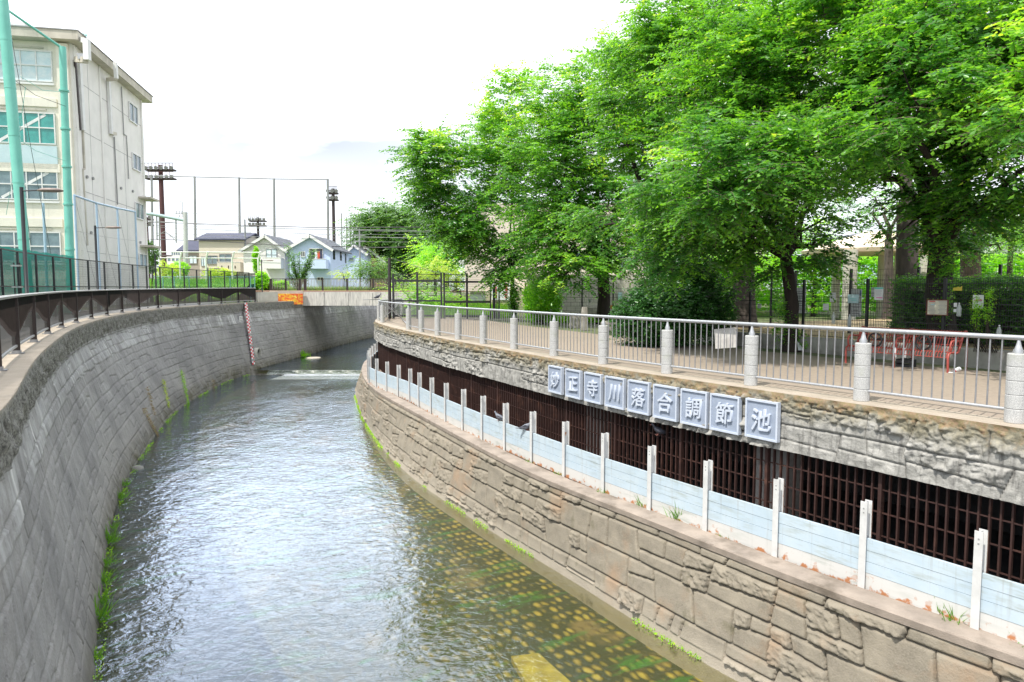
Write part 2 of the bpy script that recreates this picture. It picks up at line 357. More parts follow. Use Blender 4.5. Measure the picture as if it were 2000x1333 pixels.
def mossy_beam():
    t = NT('beam_stone'); tc = t.node('ShaderNodeTexCoord'); uv = tc.outputs['UV']; ob = tc.outputs['Object']
    sx = t.node('ShaderNodeSeparateXYZ', {'Vector': uv}); h = sx.outputs['Y']
    n1 = t.noise(ob, 5, 7); n2 = t.noise(ob, 1.3, 5); n3 = t.noise(ob, 22, 5)
    a = t.attr('stone').outputs['Fac']
    c = t.mix(t.rng(n1, .35, .65), (.43,.42,.39), (.26,.255,.235))
    c = t.mix(t.rng(t.noise(t.mapping(ob, (4, 4, .7)), 3., 5), .5, .68), c, (.17,.165,.155))
    up = t.math('ADD', h, t.rng(n2, .3, .7, -.30, .30))
    c = t.mix(t.rng(up, .50, .85), c, t.mix(t.rng(n3, .35, .65), (.17,.16,.12), (.30,.27,.19)))
    up2 = t.math('ADD', h, t.rng(n1, .3, .7, -.22, .22))
    c = t.mix(t.rng(up2, .83, .99), c, t.mix(t.rng(n3, .4, .6), (.22,.18,.09), (.28,.19,.12)))
    c = t.mix(t.rng(a, .0, .35, .85, 0.), c, (.06,.055,.05))
    t.l(c, t.b.inputs['Base Color']); t.b.inputs['Roughness'].default_value = .95
    t.l(t.bump(t.noise(ob, 28, 6), .7, .02), t.b.inputs['Normal']); return t.m
def lower_stone():
    t = NT('lower_wall_stone'); tc = t.node('ShaderNodeTexCoord'); uv = tc.outputs['UV']; ob = tc.outputs['Object']
    h = t.node('ShaderNodeSeparateXYZ', {'Vector': uv}).outputs['Y']
    a = t.attr('stone').outputs['Fac']
    n1 = t.noise(ob, 3, 7); n3 = t.noise(ob, 45, 4)
    c = t.mix(t.rng(n1, .35, .65), (.285,.25,.19), (.19,.168,.128))
    c = t.mix(t.rng(n3, .38, .62, 0., .5), c, (.29,.255,.21))
    c = t.mix(t.rng(t.noise(ob, .9, 6), .55, .7, 0, .5), c, (.34,.21,.12))
    c = t.mix(t.rng(h, .42, .12, 0., .6), c, (.40,.35,.28))
    c = t.mix(t.rng(a, .0, .35, .85, 0.), c, (.07,.06,.05))
    c = t.mix(t.rng(t.noise(ob, 2.2, 6), .62, .72, 0, .6), c, (.12,.11,.06))
    t.l(c, t.b.inputs['Base Color']); t.b.inputs['Roughness'].default_value = .95
    t.l(t.bump(t.noise(ob, 35, 6), .6, .02), t.b.inputs['Normal']); return t.m
def left_stone():
    t = NT('left_wall_stone'); tc = t.node('ShaderNodeTexCoord'); uv = tc.outputs['UV']; ob = tc.outputs['Object']
    sp = t.node('ShaderNodeSeparateXYZ', {'Vector': uv}); s, h = sp.outputs['X'], sp.outputs['Y']    # h: metres below the coping
    a = t.attr('stone').outputs['Fac']
    n1 = t.noise(ob, 2.2, 7); n3 = t.noise(ob, 26, 5); st_ = t.noise(t.mapping(uv, (9, .55, 1)), 1., 5)
    c = t.mix(t.rng(n1, .33, .67), (.32,.31,.30), (.225,.217,.213))
    c = t.mix(t.rng(n3, .4, .62, 0, .5), c, (.36,.355,.355))
    c = t.mix(t.rng(h, 3.0, 4.6, 0., .5), c, (.29,.265,.23))
    band = t.math('MULTIPLY', t.rng(h, 1.60, 1.45), t.rng(h, .62, .75))
    c = t.mix(t.math('MULTIPLY', band, t.rng(t.noise(t.mapping(uv, (1.6, 1.2, 1)), 1., 6), .42, .6, .0, .85)), c, (.46,.46,.46))
    # lime streaks below the weep holes, every 1.9 m
    ss = t.math('ADD', s, t.rng(t.noise(t.mapping(uv, (1, 0, 0)), .5, 3), .2, .8, -1.1, 1.1)); fr = t.math('ABSOLUTE', t.math('SUBTRACT', t.math('FRACT', t.math('DIVIDE', ss, 1.9)), .5))
    core = t.rng(fr, .045, .008); vert = t.math('MULTIPLY', t.rng(h, .74, .84), t.rng(h, 1.62, 1.35))
    c = t.mix(t.math('MULTIPLY', t.math('MULTIPLY', core, vert), t.rng(st_, .3, .55, .3, 1.)), c, (.72,.72,.71))
    lg = t.math('MULTIPLY', t.rng(t.noise(t.mapping(uv, (5, .25, 1)), 1., 6), .52, .70), t.rng(h, 4.8, 1.0, .1, .8))
    c = t.mix(lg, c, (.42,.42,.425))
    c = t.mix(t.math('MULTIPLY', t.rng(h, 4.2, 4.85), t.rng(n1, .35, .6, .4, 1.)), c, (.10,.09,.055))
    c = t.mix(t.rng(t.noise(ob, .45, 4), .42, .66, 0, .55), c, (.125,.122,.125))
    # rough dark coping face
    cope = t.rng(h, .70, .66)
    c = t.mix(cope, c, t.mix(t.rng(n3, .36, .62), (.075,.073,.068), (.27,.265,.24)))
    c = t.mix(t.rng(h, .10, .02, 0., .7), c, (.33,.31,.27))
    c = t.mix(t.rng(a, .0, .4, .8, 0.), c, (.06,.06,.06))
    t.l(c, t.b.inputs['Base Color']); t.b.inputs['Roughness'].default_value = .95
    vor = t.node('ShaderNodeTexVoronoi', {'Vector': ob, 'Scale': 6.}).outputs['Distance']
    pits = t.rng(vor, .02, .12); big = t.node('ShaderNodeTexVoronoi', {'Vector': t.mapping(ob, (1, 1, .55)), 'Scale': 3.1}).outputs['Distance']
    t.l(t.mix(t.math('MULTIPLY', t.rng(big, .10, .04), t.rng(n1, .45, .55)), c, (.035,.034,.034)), t.b.inputs['Base Color'])
    b1 = t.bump(t.noise(ob, 30, 6), .55, .02); t.l(t.bump(pits, .5, .02, b1), t.b.inputs['Normal']); return t.m
M_beam, M_lower, M_left = mossy_beam(), lower_stone(), left_stone()

def water_mat():
    t = NT('river_water'); t.n.remove(t.b)
    ob = t.node('ShaderNodeTexCoord').outputs['Object']
    a = t.noise(t.mapping(ob, (.8, 1.1, 1), (0, 0, R(14))), 4.2, 3, .5, .9); b = t.noise(t.mapping(ob, (1, .7, 1), (0, 0, R(-10))), 1.2, 3, .5)
    f = t.noise(t.mapping(ob, (.8, 1.1, 1), (0, 0, R(14))), 12, 2, .5)
    h = t.math('ADD', t.math('ADD', t.math('MULTIPLY', a, .5), t.math('MULTIPLY', b, .9)), t.math('MULTIPLY', f, .13))
    nrm = t.bump(h, t.rng(t.noise(t.mapping(ob, (1, .5, 1)), .35, 3), .35, .65, .45, 1.0), .052)
    fr = t.node('ShaderNodeFresnel', {'IOR': 1.36, 'Normal': nrm}).outputs[0]
    gl = t.node('ShaderNodeBsdfGlossy', {'Color': (.74,.84,1.,1), 'Roughness': .03, 'Normal': nrm}).outputs[0]
    tr = t.node('ShaderNodeBsdfTransparent', {'Color': (.88,.88,.74,1)}).outputs[0]
    fac = t.math('MULTIPLY', fr, 1.5, clamp=True)
    m1 = t.node('ShaderNodeMixShader', {0: fac, 1: tr, 2: gl}).outputs[0]
    t.l(m1, t.out.inputs['Surface']); return t.m
def foam_mat():
    t = NT('weir_foam'); ob = t.node('ShaderNodeTexCoord').outputs['Object']
    f = t.noise(t.mapping(ob, (1, .5, 1)), 6, 6, .7)
    c = t.mix(t.rng(f, .54, .72), (.10,.12,.09), (.62,.65,.65)); t.l(c, t.b.inputs['Base Color']); t.b.inputs['Roughness'].default_value = .25
    t.l(t.bump(f, .8, .05), t.b.inputs['Normal']); return t.m
def bed_mat(ang):
    t = NT('river_bed'); ob = t.node('ShaderNodeTexCoord').outputs['Object']
    wrp = t.node('ShaderNodeTexNoise', {'Vector': ob, 'Scale': 2.6, 'Detail': 3}).outputs['Color']; ofs = t.node('ShaderNodeVectorMath', {0: wrp, 1: (.14, .14, 0)}, operation='MULTIPLY').outputs[0]
    rv = t.node('ShaderNodeVectorMath', {0: t.mapping(ob, (1, 1, 1), (0, 0, ang)), 1: ofs}, operation='ADD').outputs[0]; vo = t.node('ShaderNodeTexVoronoi', {'Vector': t.mapping(rv, (3.3, 5.6, 1)), 'Scale': 1., 'Randomness': .30}).outputs['Distance']
    n1 = t.noise(ob, 4, 7); n2 = t.noise(ob, .45, 4)
    stone = t.math('ADD', t.rng(vo, .60, .36), t.rng(n1, .3, .7, -.38, .2), clamp=True)
    c = t.mix(stone, (.055,.06,.022), t.mix(t.rng(n1, .4, .6), (.54,.42,.08), (.36,.27,.06)))
    n5 = t.noise(t.mapping(rv, (2.2, .5, 1)), 1.4, 6)
    u = t.node('ShaderNodeSeparateXYZ', {'Vector': t.node('ShaderNodeTexCoord').outputs['UV']})
    right = t.rng(t.math('ADD', t.math('ADD', u.outputs['X'], t.math('MULTIPLY', u.outputs['Y'], -.012)), t.math('MULTIPLY', n2, .35)), .58, .74)
    c = t.mix(right, t.mix(t.rng(n1, .35, .65), (.10,.085,.03), (.04,.05,.02)), c)
    c = t.mix(t.rng(n2, .60, .68), c, (.20,.15,.06))
    c = t.mix(t.rng(n5, .56, .70, 0, .85), c, (.06,.20,.03))
    t.l(c, t.b.inputs['Base Color']); t.b.inputs['Roughness'].default_value = .9
    t.l(t.bump(stone, .8, .06), t.b.inputs['Normal']); return t.m
def barrier_mat():
    t = NT('barrier_panel'); tc = t.node('ShaderNodeTexCoord'); sp = t.node('ShaderNodeSeparateXYZ', {'Vector': tc.outputs['UV']}); s, h = sp.outputs['X'], sp.outputs['Y']
    ob = tc.outputs['Object']; n = t.noise(ob, 3, 6); n2 = t.noise(t.mapping(ob, (1, 1, 6)), 2.0, 6)
    c = t.mix(t.rng(n, .35, .65), (.46,.565,.645), (.52,.61,.67))
    c = t.mix(t.rng(h, .252, .248), c, (.60,.60,.58))
    mold = t.math('MULTIPLY', t.rng(n2, .50, .68), t.rng(t.noise(ob, .55, 2), .42, .58)); c = t.mix(t.math('MULTIPLY', mold, .65), c, (.33,.37,.33))
    run = t.noise(t.mapping(tc.outputs['UV'], (14, .8, 1)), 1., 4); c = t.mix(t.math('MULTIPLY', t.rng(run, .55, .72), t.rng(h, .1, .75, .15, .45)), c, (.30,.30,.27))
    rust = t.math('ADD', t.rng(h, .10, .0, 0., .55), t.rng(t.noise(ob, 6, 6), .45, .65, -.25, .35)); c = t.mix(t.math('MULTIPLY', t.rng(rust, .26, .5), t.rng(h, .27, .2)), c, (.46,.20,.09))
    t.l(c, t.b.inputs['Base Color']); t.b.inputs['Roughness'].default_value = .5; return t.m
def net_mat(name, col, cover):
    t = NT(name); t.n.remove(t.b)
    d = t.node('ShaderNodeBsdfDiffuse', {'Color': (*col, 1)}).outputs[0]; tr = t.node('ShaderNodeBsdfTransparent').outputs[0]
    t.l(t.node('ShaderNodeMixShader', {0: cover, 1: tr, 2: d}).outputs[0], t.out.inputs['Surface']); return t.m
def wall_tiles(name, c1, c2, sw=.5, sh=.12, mort=.02, bumpd=.3):
    t = NT(name); tc = t.node('ShaderNodeTexCoord').outputs['Object']
    sp = t.node('ShaderNodeSeparateXYZ', {'Vector': tc}); v = t.node('ShaderNodeCombineXYZ', {'X': t.math('ADD', sp.outputs['X'], sp.outputs['Y']), 'Y': sp.outputs['Z']}).outputs[0]
    br = t.node('ShaderNodeTexBrick', {'Vector': v, 'Color1': (*c1, 1), 'Color2': (*c2, 1), 'Mortar': (c1[0]*.55, c1[1]*.55, c1[2]*.55, 1), 'Scale': 1., 'Mortar Size': mort, 'Brick Width': sw, 'Row Height': sh})
    t.l(br.outputs['Color'], t.b.inputs['Base Color']); t.b.inputs['Roughness'].default_value = .8; return t.m
M_water, M_foam = water_mat(), foam_mat()
M_barrier = barrier_mat()
def plaster(name, c, k=.86, drip=.25):
    t = NT(name); ob = t.node('ShaderNodeTexCoord').outputs['Object']
    q = t.mix(t.rng(t.noise(ob, .8, 6), .35, .65), c, tuple(x*k for x in c))
    q = t.mix(t.rng(t.noise(t.mapping(ob, (3, 3, .25)), 1.2, 6), .56, .75, 0, drip), q, tuple(x*.45 for x in c))
    t.l(q, t.b.inputs['Base Color']); t.b.inputs['Roughness'].default_value = .9; return t.m
M_school = plaster('school_wall', (.84,.80,.70)); M_school_e = plaster('school_end_wall', (.80,.78,.75), .9, .15)
M_slab = plaster('roof_slab', (.60,.56,.48), .7, .5)
# ================================================================ structure: walls, ground, water
def grid_mesh(name, P, uv, m, parent=None, attr=None, smooth=True, flip=False):
    nr, ncol = P.shape[:2]; me = bpy.data.meshes.new(name)
    me.vertices.add(nr*ncol); me.vertices.foreach_set('co', P.reshape(-1).astype(np.float32))
    i, j = np.meshgrid(np.arange(nr-1), np.arange(ncol-1), indexing='ij'); a = i*ncol+j
    q = np.stack([a, a+1, a+ncol+1, a+ncol], -1).reshape(-1, 4)
    if flip: q = q[:, ::-1]
    nf = len(q); me.loops.add(nf*4); me.loops.foreach_set('vertex_index', q.reshape(-1).astype(np.int32))
    me.polygons.add(nf); me.polygons.foreach_set('loop_start', (np.arange(nf)*4).astype(np.int32)); me.polygons.foreach_set('loop_total', np.full(nf, 4, np.int32))
    me.polygons.foreach_set('use_smooth', np.full(nf, smooth))
    me.update(calc_edges=True)
    ul = me.uv_layers.new(name='UVMap'); ul.data.foreach_set('uv', uv.reshape(-1, 2)[q.reshape(-1)].reshape(-1).astype(np.float32))
    if attr is not None:
        at = me.attributes.new('stone', 'FLOAT', 'POINT'); at.data.foreach_set('value', attr.reshape(-1).astype(np.float32))
    return link_mesh(me, name, m, parent)
def arcs_adaptive(c, a0, a1, k, lo, hi):
    a = arc(c); s = a0; out = []
    while s < a1:
        out.append(s); x = np.interp(s, a, c[:, 0]); y = np.interp(s, a, c[:, 1])
        s += min(max(math.hypot(x, y)*k, lo), hi)
    s = np.array(out); P = np.stack([np.interp(s, a, c[:, 0]), np.interp(s, a, c[:, 1])], 1)
    nn = norms(c); N = np.stack([np.interp(s, a, nn[:, 0]), np.interp(s, a, nn[:, 1])], 1); N /= np.linalg.norm(N, axis=1)[:, None]
    return s, P, N
def nearest_on(c, P):
    d = resample(c, .1); out = np.array([d[np.argmin(((d-p)**2).sum(1))] for p in P]); return smooth(out, 60)
LAZ = np.vectorize(lz)
# --- left revetment
s, P, N = arcs_adaptive(LT, 1.0, arc(LT)[-1]-.5, .0018, .03, .14)
B = nearest_on(LB, P)
wl = np.where(P[:, 1] > 50, W2, 0.)
ztop = LAZ(P[:, 1]); run = B-P; 
hh = np.r_[np.linspace(0, .66, 20), .69, np.linspace(.72, 5.9, 150)]
S, H = np.meshgrid(s, hh, indexing='ij')
zz = ztop[:, None]-hh[None, :]*.0
# below the coping the face leans out to the foot; the slope length is measured down from the top
dropt = ztop-wl; 
Z = ztop[:, None]-np.where(H < .69, H, H*np.ones_like(H))
Z = ztop[:, None]-H*1.0
t = np.clip((H-.69)/(dropt[:, None]-.69), 0, 2)
out2 = -N                                              # river lies to the right of the running direction
XY = P[:, None, :]+run[:, None, :]*t[:, :, None]
near_rt = ((S+Z*0) % 1.0)
d, rnd, rocky = ashlar(S+.5*H, H, 1.25, .62, 11, .6)
grv = np.clip(d/.028, 0, 1); body = H > .72
rough_c = fbm(S*5, H*5, 4, 5)
disp = np.where(body, (grv-1)*.045+np.where(rnd > .55, (fbm(S*6+H*3, H*2, 4, 61)-.5)*.05, 0)*grv+(fbm(S*3, H*3, 4, 21)-.5)*.035+(rnd-.5)*.012, .085+(rough_c-.5)*.14*(.3+np.clip(H/.3, 0, 1)))
shelf = np.clip((1.55-H)/.05, 0, 1)*body*.03; disp = disp+shelf
vj = np.abs(((S+3.0) % 9.6)-.1) < .018; disp = np.where(vj & body, -.03, disp)
XY = XY+out2[:, None, :]*disp[:, :, None]
PP = np.concatenate([XY, Z[:, :, None]], 2)
far = np.clip((12-P[:, 1]/6), .35, 1)
LW = thing('river_wall', 'tall grey stone river wall curving along the left bank', 'river wall', (float(P[0, 0]), float(P[0, 1]), 0))
st_a = np.where(body, np.clip(d/.03, 0, 1), 1.)
grid_mesh('wall_face', PP, np.stack([S, H], 2), M_left, LW, st_a, flip=False)
mb = MB(); cr = LT[2:-1]
sweep(mb, cr, [(-.085, -.004), (.62, -.004), (.62, -.3), (-.02, -.3)], lz); mb.build('coping_slab', M_copetop, LW)
# --- right lower wall and its ledge
s, P, N = arcs_adaptive(RT, .2, arc(RT)[-1]-.3, .0017, .02, .14)
B = nearest_on(RB, P)
hh = np.linspace(0, 2.55, 128); S, H = np.meshgrid(s, hh, indexing='ij')
t = H/1.78; XY = P[:, None, :]+(B-P)[:, None, :]*t[:, :, None]; Z = LEDGE-.10-H
d, rnd, rocky = ashlar(S, 1.86-H+.02, .88, .56, 3, .1)
edge = np.clip(d/.035, 0, 1)**.7
rk = np.abs(fbm(S*8+H*3, H*10, 5, 8)-.47)*.20+.03
flat = (fbm(S*4, H*4, 5, 14)-.5)*.035
disp = edge*(.045+.025*rnd)+np.where(rocky, rk, flat)*edge
disp = np.where(H > 1.62, .03+(fbm(S*6, H*6, 3, 2)-.5)*.02, disp)
disp = np.minimum(disp, .035+np.clip((H-.04)/.12, 0, 1)*.2); disp = np.where(d < .012, -.02, disp)*(H < 1.62)+disp*(H >= 1.62)
disp[:, -1] = 0
XY = XY+N[:, None, :]*disp[:, :, None]; PP = np.concatenate([XY, Z[:, :, None]], 2)
RW = thing('stone_wall', 'brown squared-rubble stone wall rising from the water below the white barrier', 'stone wall', (float(P[0, 0]), float(P[0, 1]), 0))
grid_mesh('wall_face', PP, np.stack([S, 1.78-H], 2), M_lower, RW, np.where(H > 1.62, 1, np.clip(d/.04, 0, 1)), flip=True)
s, P, N = arcs_adaptive(RT, .2, arc(RT)[-1]-.3, .003, .05, .2)
prof = np.array([(.03, -.13), (.085, -.12), (.09, -.02), (.07, 0), (-.05, .002), (-.2, .0), (-.33, .002), (-.345, -.012), (-.36, -.05), (-.7, -.055), (-1.2, -.05), (-1.9, -.05)])
PP = np.zeros((len(s), len(prof), 3)); 
for k, (o_, z_) in enumerate(prof):
    jit = (fbm(s*7, s*0+k*3.3, 3, 31)-.5)*.022
    PP[:, k, :2] = P+N*(o_+jit)[:, None] if True else 0; PP[:, k, 2] = LEDGE+z_+jit*(.5 if k > 7 else .25)
grid_mesh('coping', PP, np.stack(np.meshgrid(s, prof[:, 0], indexing='ij'), 2), M_ledge, RW, smooth=False, flip=True)
# --- overflow chamber: stone beam, grille, room behind
s, P, N = arcs_adaptive(RL, .4, arc(RL)[-1]-3.4, .0017, .02, .12)
hh = np.linspace(0, 1, 66); Hb = PR-BB; S, H = np.meshgrid(s, hh, indexing='ij')
d, rnd, rocky = ashlar(S, H*Hb+.10, 1.35, .56, 41, .25)
edge = np.clip(d/.03, 0, 1)**.7
rk = np.abs(fbm(S*6+H*2, H*6, 5, 51)-.46)*.34; fl = np.abs(fbm(S*4, H*4, 5, 53)-.5)*.10
disp = edge*(.02+.02*rnd)+np.where(rocky | (H > .62), rk, fl)*edge*.9
disp = np.where(H > .9, .05+(fbm(S*5, H*3, 4, 7)-.4)*.09*np.clip((1-H)/.05, 0, 1), disp)
XY = P[:, None, :]+N[:, None, :]*(.20+disp[:, :, None]); PP = np.concatenate([XY, (BB+H*Hb)[:, :, None]], 2)
CH = thing('overflow_chamber', 'curved overflow chamber with rock-faced stone beam above a long brown steel grille', 'flood chamber', (float(P[0, 0]), float(P[0, 1]), 0))
grid_mesh('stone_beam', PP, np.stack([S, H], 2), M_beam, CH, np.where(H > .93, 1, np.clip(d/.04, 0, 1)), flip=False)
mb = MB(); c_ = RL[1:-9]
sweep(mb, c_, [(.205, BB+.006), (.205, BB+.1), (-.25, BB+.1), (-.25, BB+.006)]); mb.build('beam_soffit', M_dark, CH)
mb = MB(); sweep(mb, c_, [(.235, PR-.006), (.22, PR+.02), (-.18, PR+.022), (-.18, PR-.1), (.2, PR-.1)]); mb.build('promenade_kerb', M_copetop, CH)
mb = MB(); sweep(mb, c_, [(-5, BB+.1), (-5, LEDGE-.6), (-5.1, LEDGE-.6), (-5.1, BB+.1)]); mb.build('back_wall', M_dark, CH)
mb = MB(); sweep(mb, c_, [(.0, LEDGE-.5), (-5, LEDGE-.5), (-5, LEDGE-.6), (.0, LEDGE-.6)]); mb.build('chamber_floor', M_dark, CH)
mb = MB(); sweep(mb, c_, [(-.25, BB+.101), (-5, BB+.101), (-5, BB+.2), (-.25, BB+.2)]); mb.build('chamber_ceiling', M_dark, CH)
GC = offset(RL, .06); ga = arc(GC)[-1]
a9 = arc_at_px(RL, 1500, 3.2)
k = -3
while True:
    a_ = a9+.35+k*5.4; k += 1
    if a_ > ga-5: break
    if a_ < 1: continue
    p, t = at_arc(RL, a_); n_ = np.array([-t[1], t[0]]); q = p-n_*.75
    MB().box((q[0], q[1], (BB+LEDGE)/2-.2), (.75, .4, BB-LEDGE+.5), math.atan2(t[1], t[0])).build('pillar', M_pillar, CH)
bay = 2.04; nb = int((ga-4.5)/bay)
for b_ in range(nb):
    mb = MB(); a0 = 1+b_*bay
    for i in range(15):
        p, t = at_arc(GC, a0+i*.136); n_ = (-t[1], t[0]); th_ = math.atan2(t[1], t[0])
        wd = .055 if i == 0 else .024
        mb.box((p[0], p[1], (BB+LEDGE-.06)/2), (wd, .055 if i else .09, BB-LEDGE+.06), th_)
    for z_ in (.16, .52, .88, 1.24):
        pts = [at_arc(GC, a0+f_*bay)[0] for f_ in (0, .5, 1)]; pts = [(q[0], q[1], LEDGE+z_) for q in pts]
        for u, v in zip(pts[:-1], pts[1:]): mb.beam(u, v, .02, .02)
    mb.build('grille', M_grille, CH)
# --- barrier fence
fb = [PL(px, py, LEDGE-.04) for px, py in [(1908,1233),(1687,1150),(1517,1092),(1381,1040),(1271,1000),(1181,965),(1104,933),(1041,905),(988,882),(944,862),(906,843),(872,826),(844,811),(820,797),(802,785)]]
p0, p1 = fb[0], fb[2]
FC = curve([(p0.x+(p0.x-p1.x)*3.2, p0.y-(p1.y-p0.y)*3.0-.6), (p0.x+(p0.x-p1.x)*1.5, p0.y-(p1.y-p0.y)*1.45-.1)]+[(p.x, p.y) for p in fb]+[(-6.6, 31.2), (-7.3, 34.5), (-7.75, 38), (-8.0, 41), (-8.1, 44)], .3, 12)
f0 = arc_at_px(FC, 1908, LEDGE)
BF = thing('flood_barrier', 'low white and pale blue board barrier standing on the ledge before the grille', 'barrier', (float(FC[0, 0]), float(FC[0, 1]), LEDGE))
# arc positions of the posts: measured for the near ones, then equal steps
pa = [arc_at_px(FC, x, LEDGE) for x in (1908, 1687, 1517, 1381, 1271, 1181, 1104, 1041, 988, 944, 906, 872, 844, 820, 802)]
stp = (pa[-1]-pa[0])/(len(pa)-1); pa = [pa[0]-stp*k for k in (4, 3, 2, 1)]+pa
while pa[-1]+stp < arc(FC)[-1]-.3: pa.append(pa[-1]+stp)
pa = [a for a in pa if a > .2]
for i, a_ in enumerate(pa):
    p, t = at_arc(FC, a_); th_ = math.atan2(t[1], t[0]); n_ = Vector((-t[1], t[0], 0)); c0 = Vector((p[0], p[1], LEDGE-.05)); tv = Vector((t[0], t[1], 0))
    mb = MB()
    for o_ in (.062, -.062): mb.box(c0+n_*o_+Vector((0, 0, .66)), (.10, .010, 1.32), th_)
    mb.box(c0+Vector((0, 0, .66)), (.010, .114, 1.31), th_)
    po = mb.build('post', M_wpaint, BF); mb = MB()
    for zb_ in (1.16, 1.22): mb.box(c0+n_*.069+Vector((0, 0, zb_)), (.018, .006, .018), th_)
    mb.build('bolt', M_grey, po)
    mb = MB().box(c0-n_*.075+Vector((0, 0, .98)), (.102, .008, .62), th_); mb.build('rusted_flange', M_rust, po)
    mb = MB().box(c0+Vector((0, 0, .008)), (.26, .22, .014), th_)
    for u in (-.09, .09):
        for v in (-.08, .08): mb.lathe(c0+tv*u+n_*v+Vector((0, 0, .015)), [(.014, 0), (.014, .03), (.004, .035)], 6)
    mb.build('base_plate', M_rust, po)
for a0, a1 in zip(pa[:-1], pa[1:]):
    vs, fs, uvs = [], [], []
    me = bpy.data.meshes.new('board_panel')
    (p, t), (q, _) = at_arc(FC, a0), at_arc(FC, a1); u = np.array([q[0]-p[0], q[1]-p[1]]); ln = np.linalg.norm(u); u /= ln; n_ = np.array([-u[1], u[0]]); su = random.random()*20
    for k, (h0, h1) in enumerate(((0, .244), (.25, .41), (.416, .576), (.582, .75))):
        off = .018+.004*(k % 2); b = len(vs)
        for oo in (off, -off):
            for (f_, h_) in ((.012, h0), (ln-.012, h0), (ln-.012, h1), (.012, h1)):
                vs.append((p[0]+u[0]*f_+n_[0]*oo, p[1]+u[1]*f_+n_[1]*oo, LEDGE-.05+.03+h_)); uvs.append((f_+su, h_))
        fs += [(b+3, b+2, b+1, b), (b+4, b+5, b+6, b+7), (b+3, b+7, b+6, b+2), (b, b+1, b+5, b+4), (b, b+4, b+7, b+3), (b+1, b+2, b+6, b+5)]
    me.from_pydata(vs, [], fs); ul = me.uv_layers.new(name='UVMap')
    for lp in me.loops: ul.data[lp.index].uv = uvs[lp.vertex_index]
    link_mesh(me, 'board_panel', M_barrier, BF)
# --- ground sheets
def gr(y): return PR-.05+1.3*min(max((y-47)/14, 0), 1)
def gl(y): return lz(y)-.012
def sheet(name, A, Bx, zf, m):
    mb = MB(); mb.strip([(x, y, zf(y)) for x, y in A], [(b, y, zf(y)) for (x, y), b in zip(A, Bx)])
    return tagit(mb.build(name, m), kind='structure')
Lc = LT[2:]; Lc = np.vstack([[LT[0, 0], -200], Lc]); o2 = offset(LT[2:], .6); o2 = np.vstack([[o2[0, 0], -200], o2])
sheet('left_ground', [(x, y) for x, y in o2], [-900]*len(o2), gl, M_gnd)
Rc = offset(RL[1:], -.15); Rx = np.vstack([[Rc[0, 0], -200], Rc, [[-7.0, 56], [-7.2, 64], [-7.4, 84], [-5, 109]]])
sheet('park_ground', [(x, y) for x, y in Rx], [900]*len(Rx), gr, M_gnd)
mb = MB(); mb.quad((-1500, 109, 5.19), (1500, 109, 5.19), (1500, 2600, 5.19), (-1500, 2600, 5.19)); mb.quad((-1500, -2000, 4.3), (1500, -2000, 4.3), (1500, -200, 4.3), (-1500, -200, 4.3)); tagit(mb.build('far_ground', M_gnd), kind='structure')
pc = offset(RL[1:-8], -.175); mb = MB(); mb.strip([(x, y, PR+.004) for x, y in pc], [(x, y, PR+.004) for x, y in offset(RL[1:-8], -6.2)]); tagit(mb.build('promenade_path', M_prom), kind='structure')
lp = offset(LT[2:170], .62); mb = MB(); mb.strip([(x, y, lz(y)-.006) for x, y in offset(LT[2:150], 3.4)], [(x, y, lz(y)-.006) for x, y in offset(LT[2:150], .6)]); tagit(mb.build('riverside_path', M_path), kind='structure')
# --- river
Wy = [-200]+list(np.arange(-4, 50, 2.))+[49.8]
mb = MB(); A = [(-9.5, -30), (-10, -4)]
wy = np.arange(-3.5, 49.9, 1.)
def xat(c, y): return float(np.interp(y, c[:, 1], c[:, 0]))
lo = [(xat(LB, y)-1.2, y, 0) for y in wy]; hi = [(xat(RB, y)+.6, y, 0) for y in wy]
mb.strip(hi, lo); tagit(mb.build('river_water', M_water), kind='structure')
wy2 = np.arange(50.6, 109, 1.)
mb = MB(); mb.strip([(xat(RB, y)+.9, y, W2) for y in wy2], [(xat(LB, y)-1.2, y, W2) for y in wy2]); tagit(mb.build('upstream_water', M_water), kind='structure')
mb = MB(); rows = [(50.62, W2), (50.45, W2-.02), (50.25, .08), (50.05, .03), (49.75, .012)]
for (ya, za), (yb, zb) in zip(rows[:-1], rows[1:]):
    xs = np.linspace(xat(LB, 50)+1.2, xat(RB, 50)+.3, 50)
    mb.strip([(x, yb+.1*math.sin(x*5), zb) for x in xs], [(x, ya+(.1*math.sin(x*5) if ya < 50.4 else 0), za) for x in xs], True)
tagit(mb.build('weir_fall', M_foam), kind='structure')
d0 = np.array(RB[np.argmin(abs(RB[:, 1]-12))]); d1 = np.array(RB[np.argmin(abs(RB[:, 1]-20))]); ang = -math.atan2(d1[1]-d0[1], d1[0]-d0[0])
M_bed = bed_mat(ang)
mb = MB(); mb.strip([(xat(LB, y)-1.6, y, -.32) for y in wy], [(xat(RB, y)+.8, y, -.28) for y in wy]); mb.strip([(xat(LB, y)-1.6, y, -.0) for y in wy2], [(xat(RB, y)+.9, y, -.05) for y in wy2]); bo_ = tagit(mb.build('river_bed', M_bed), kind='structure'); ul = bo_.data.uv_layers.new(name='UVMap')
for lp_ in bo_.data.loops:
    v_ = bo_.data.vertices[lp_.vertex_index].co; xl_, xr_ = xat(LB, v_.y)-1.6, xat(RB, v_.y)+.8; ul.data[lp_.index].uv = ((v_.x-xl_)/(xr_-xl_), v_.y)
sl_ = mat('algae_slab', (.42,.34,.06), (.26,.21,.04), 5, .9, .4, 30)
pp = [PL(*q, -.2) for q in [(998,1283),(1052,1277),(1118,1336),(1160,1420),(1075,1420),(1025,1330)]]
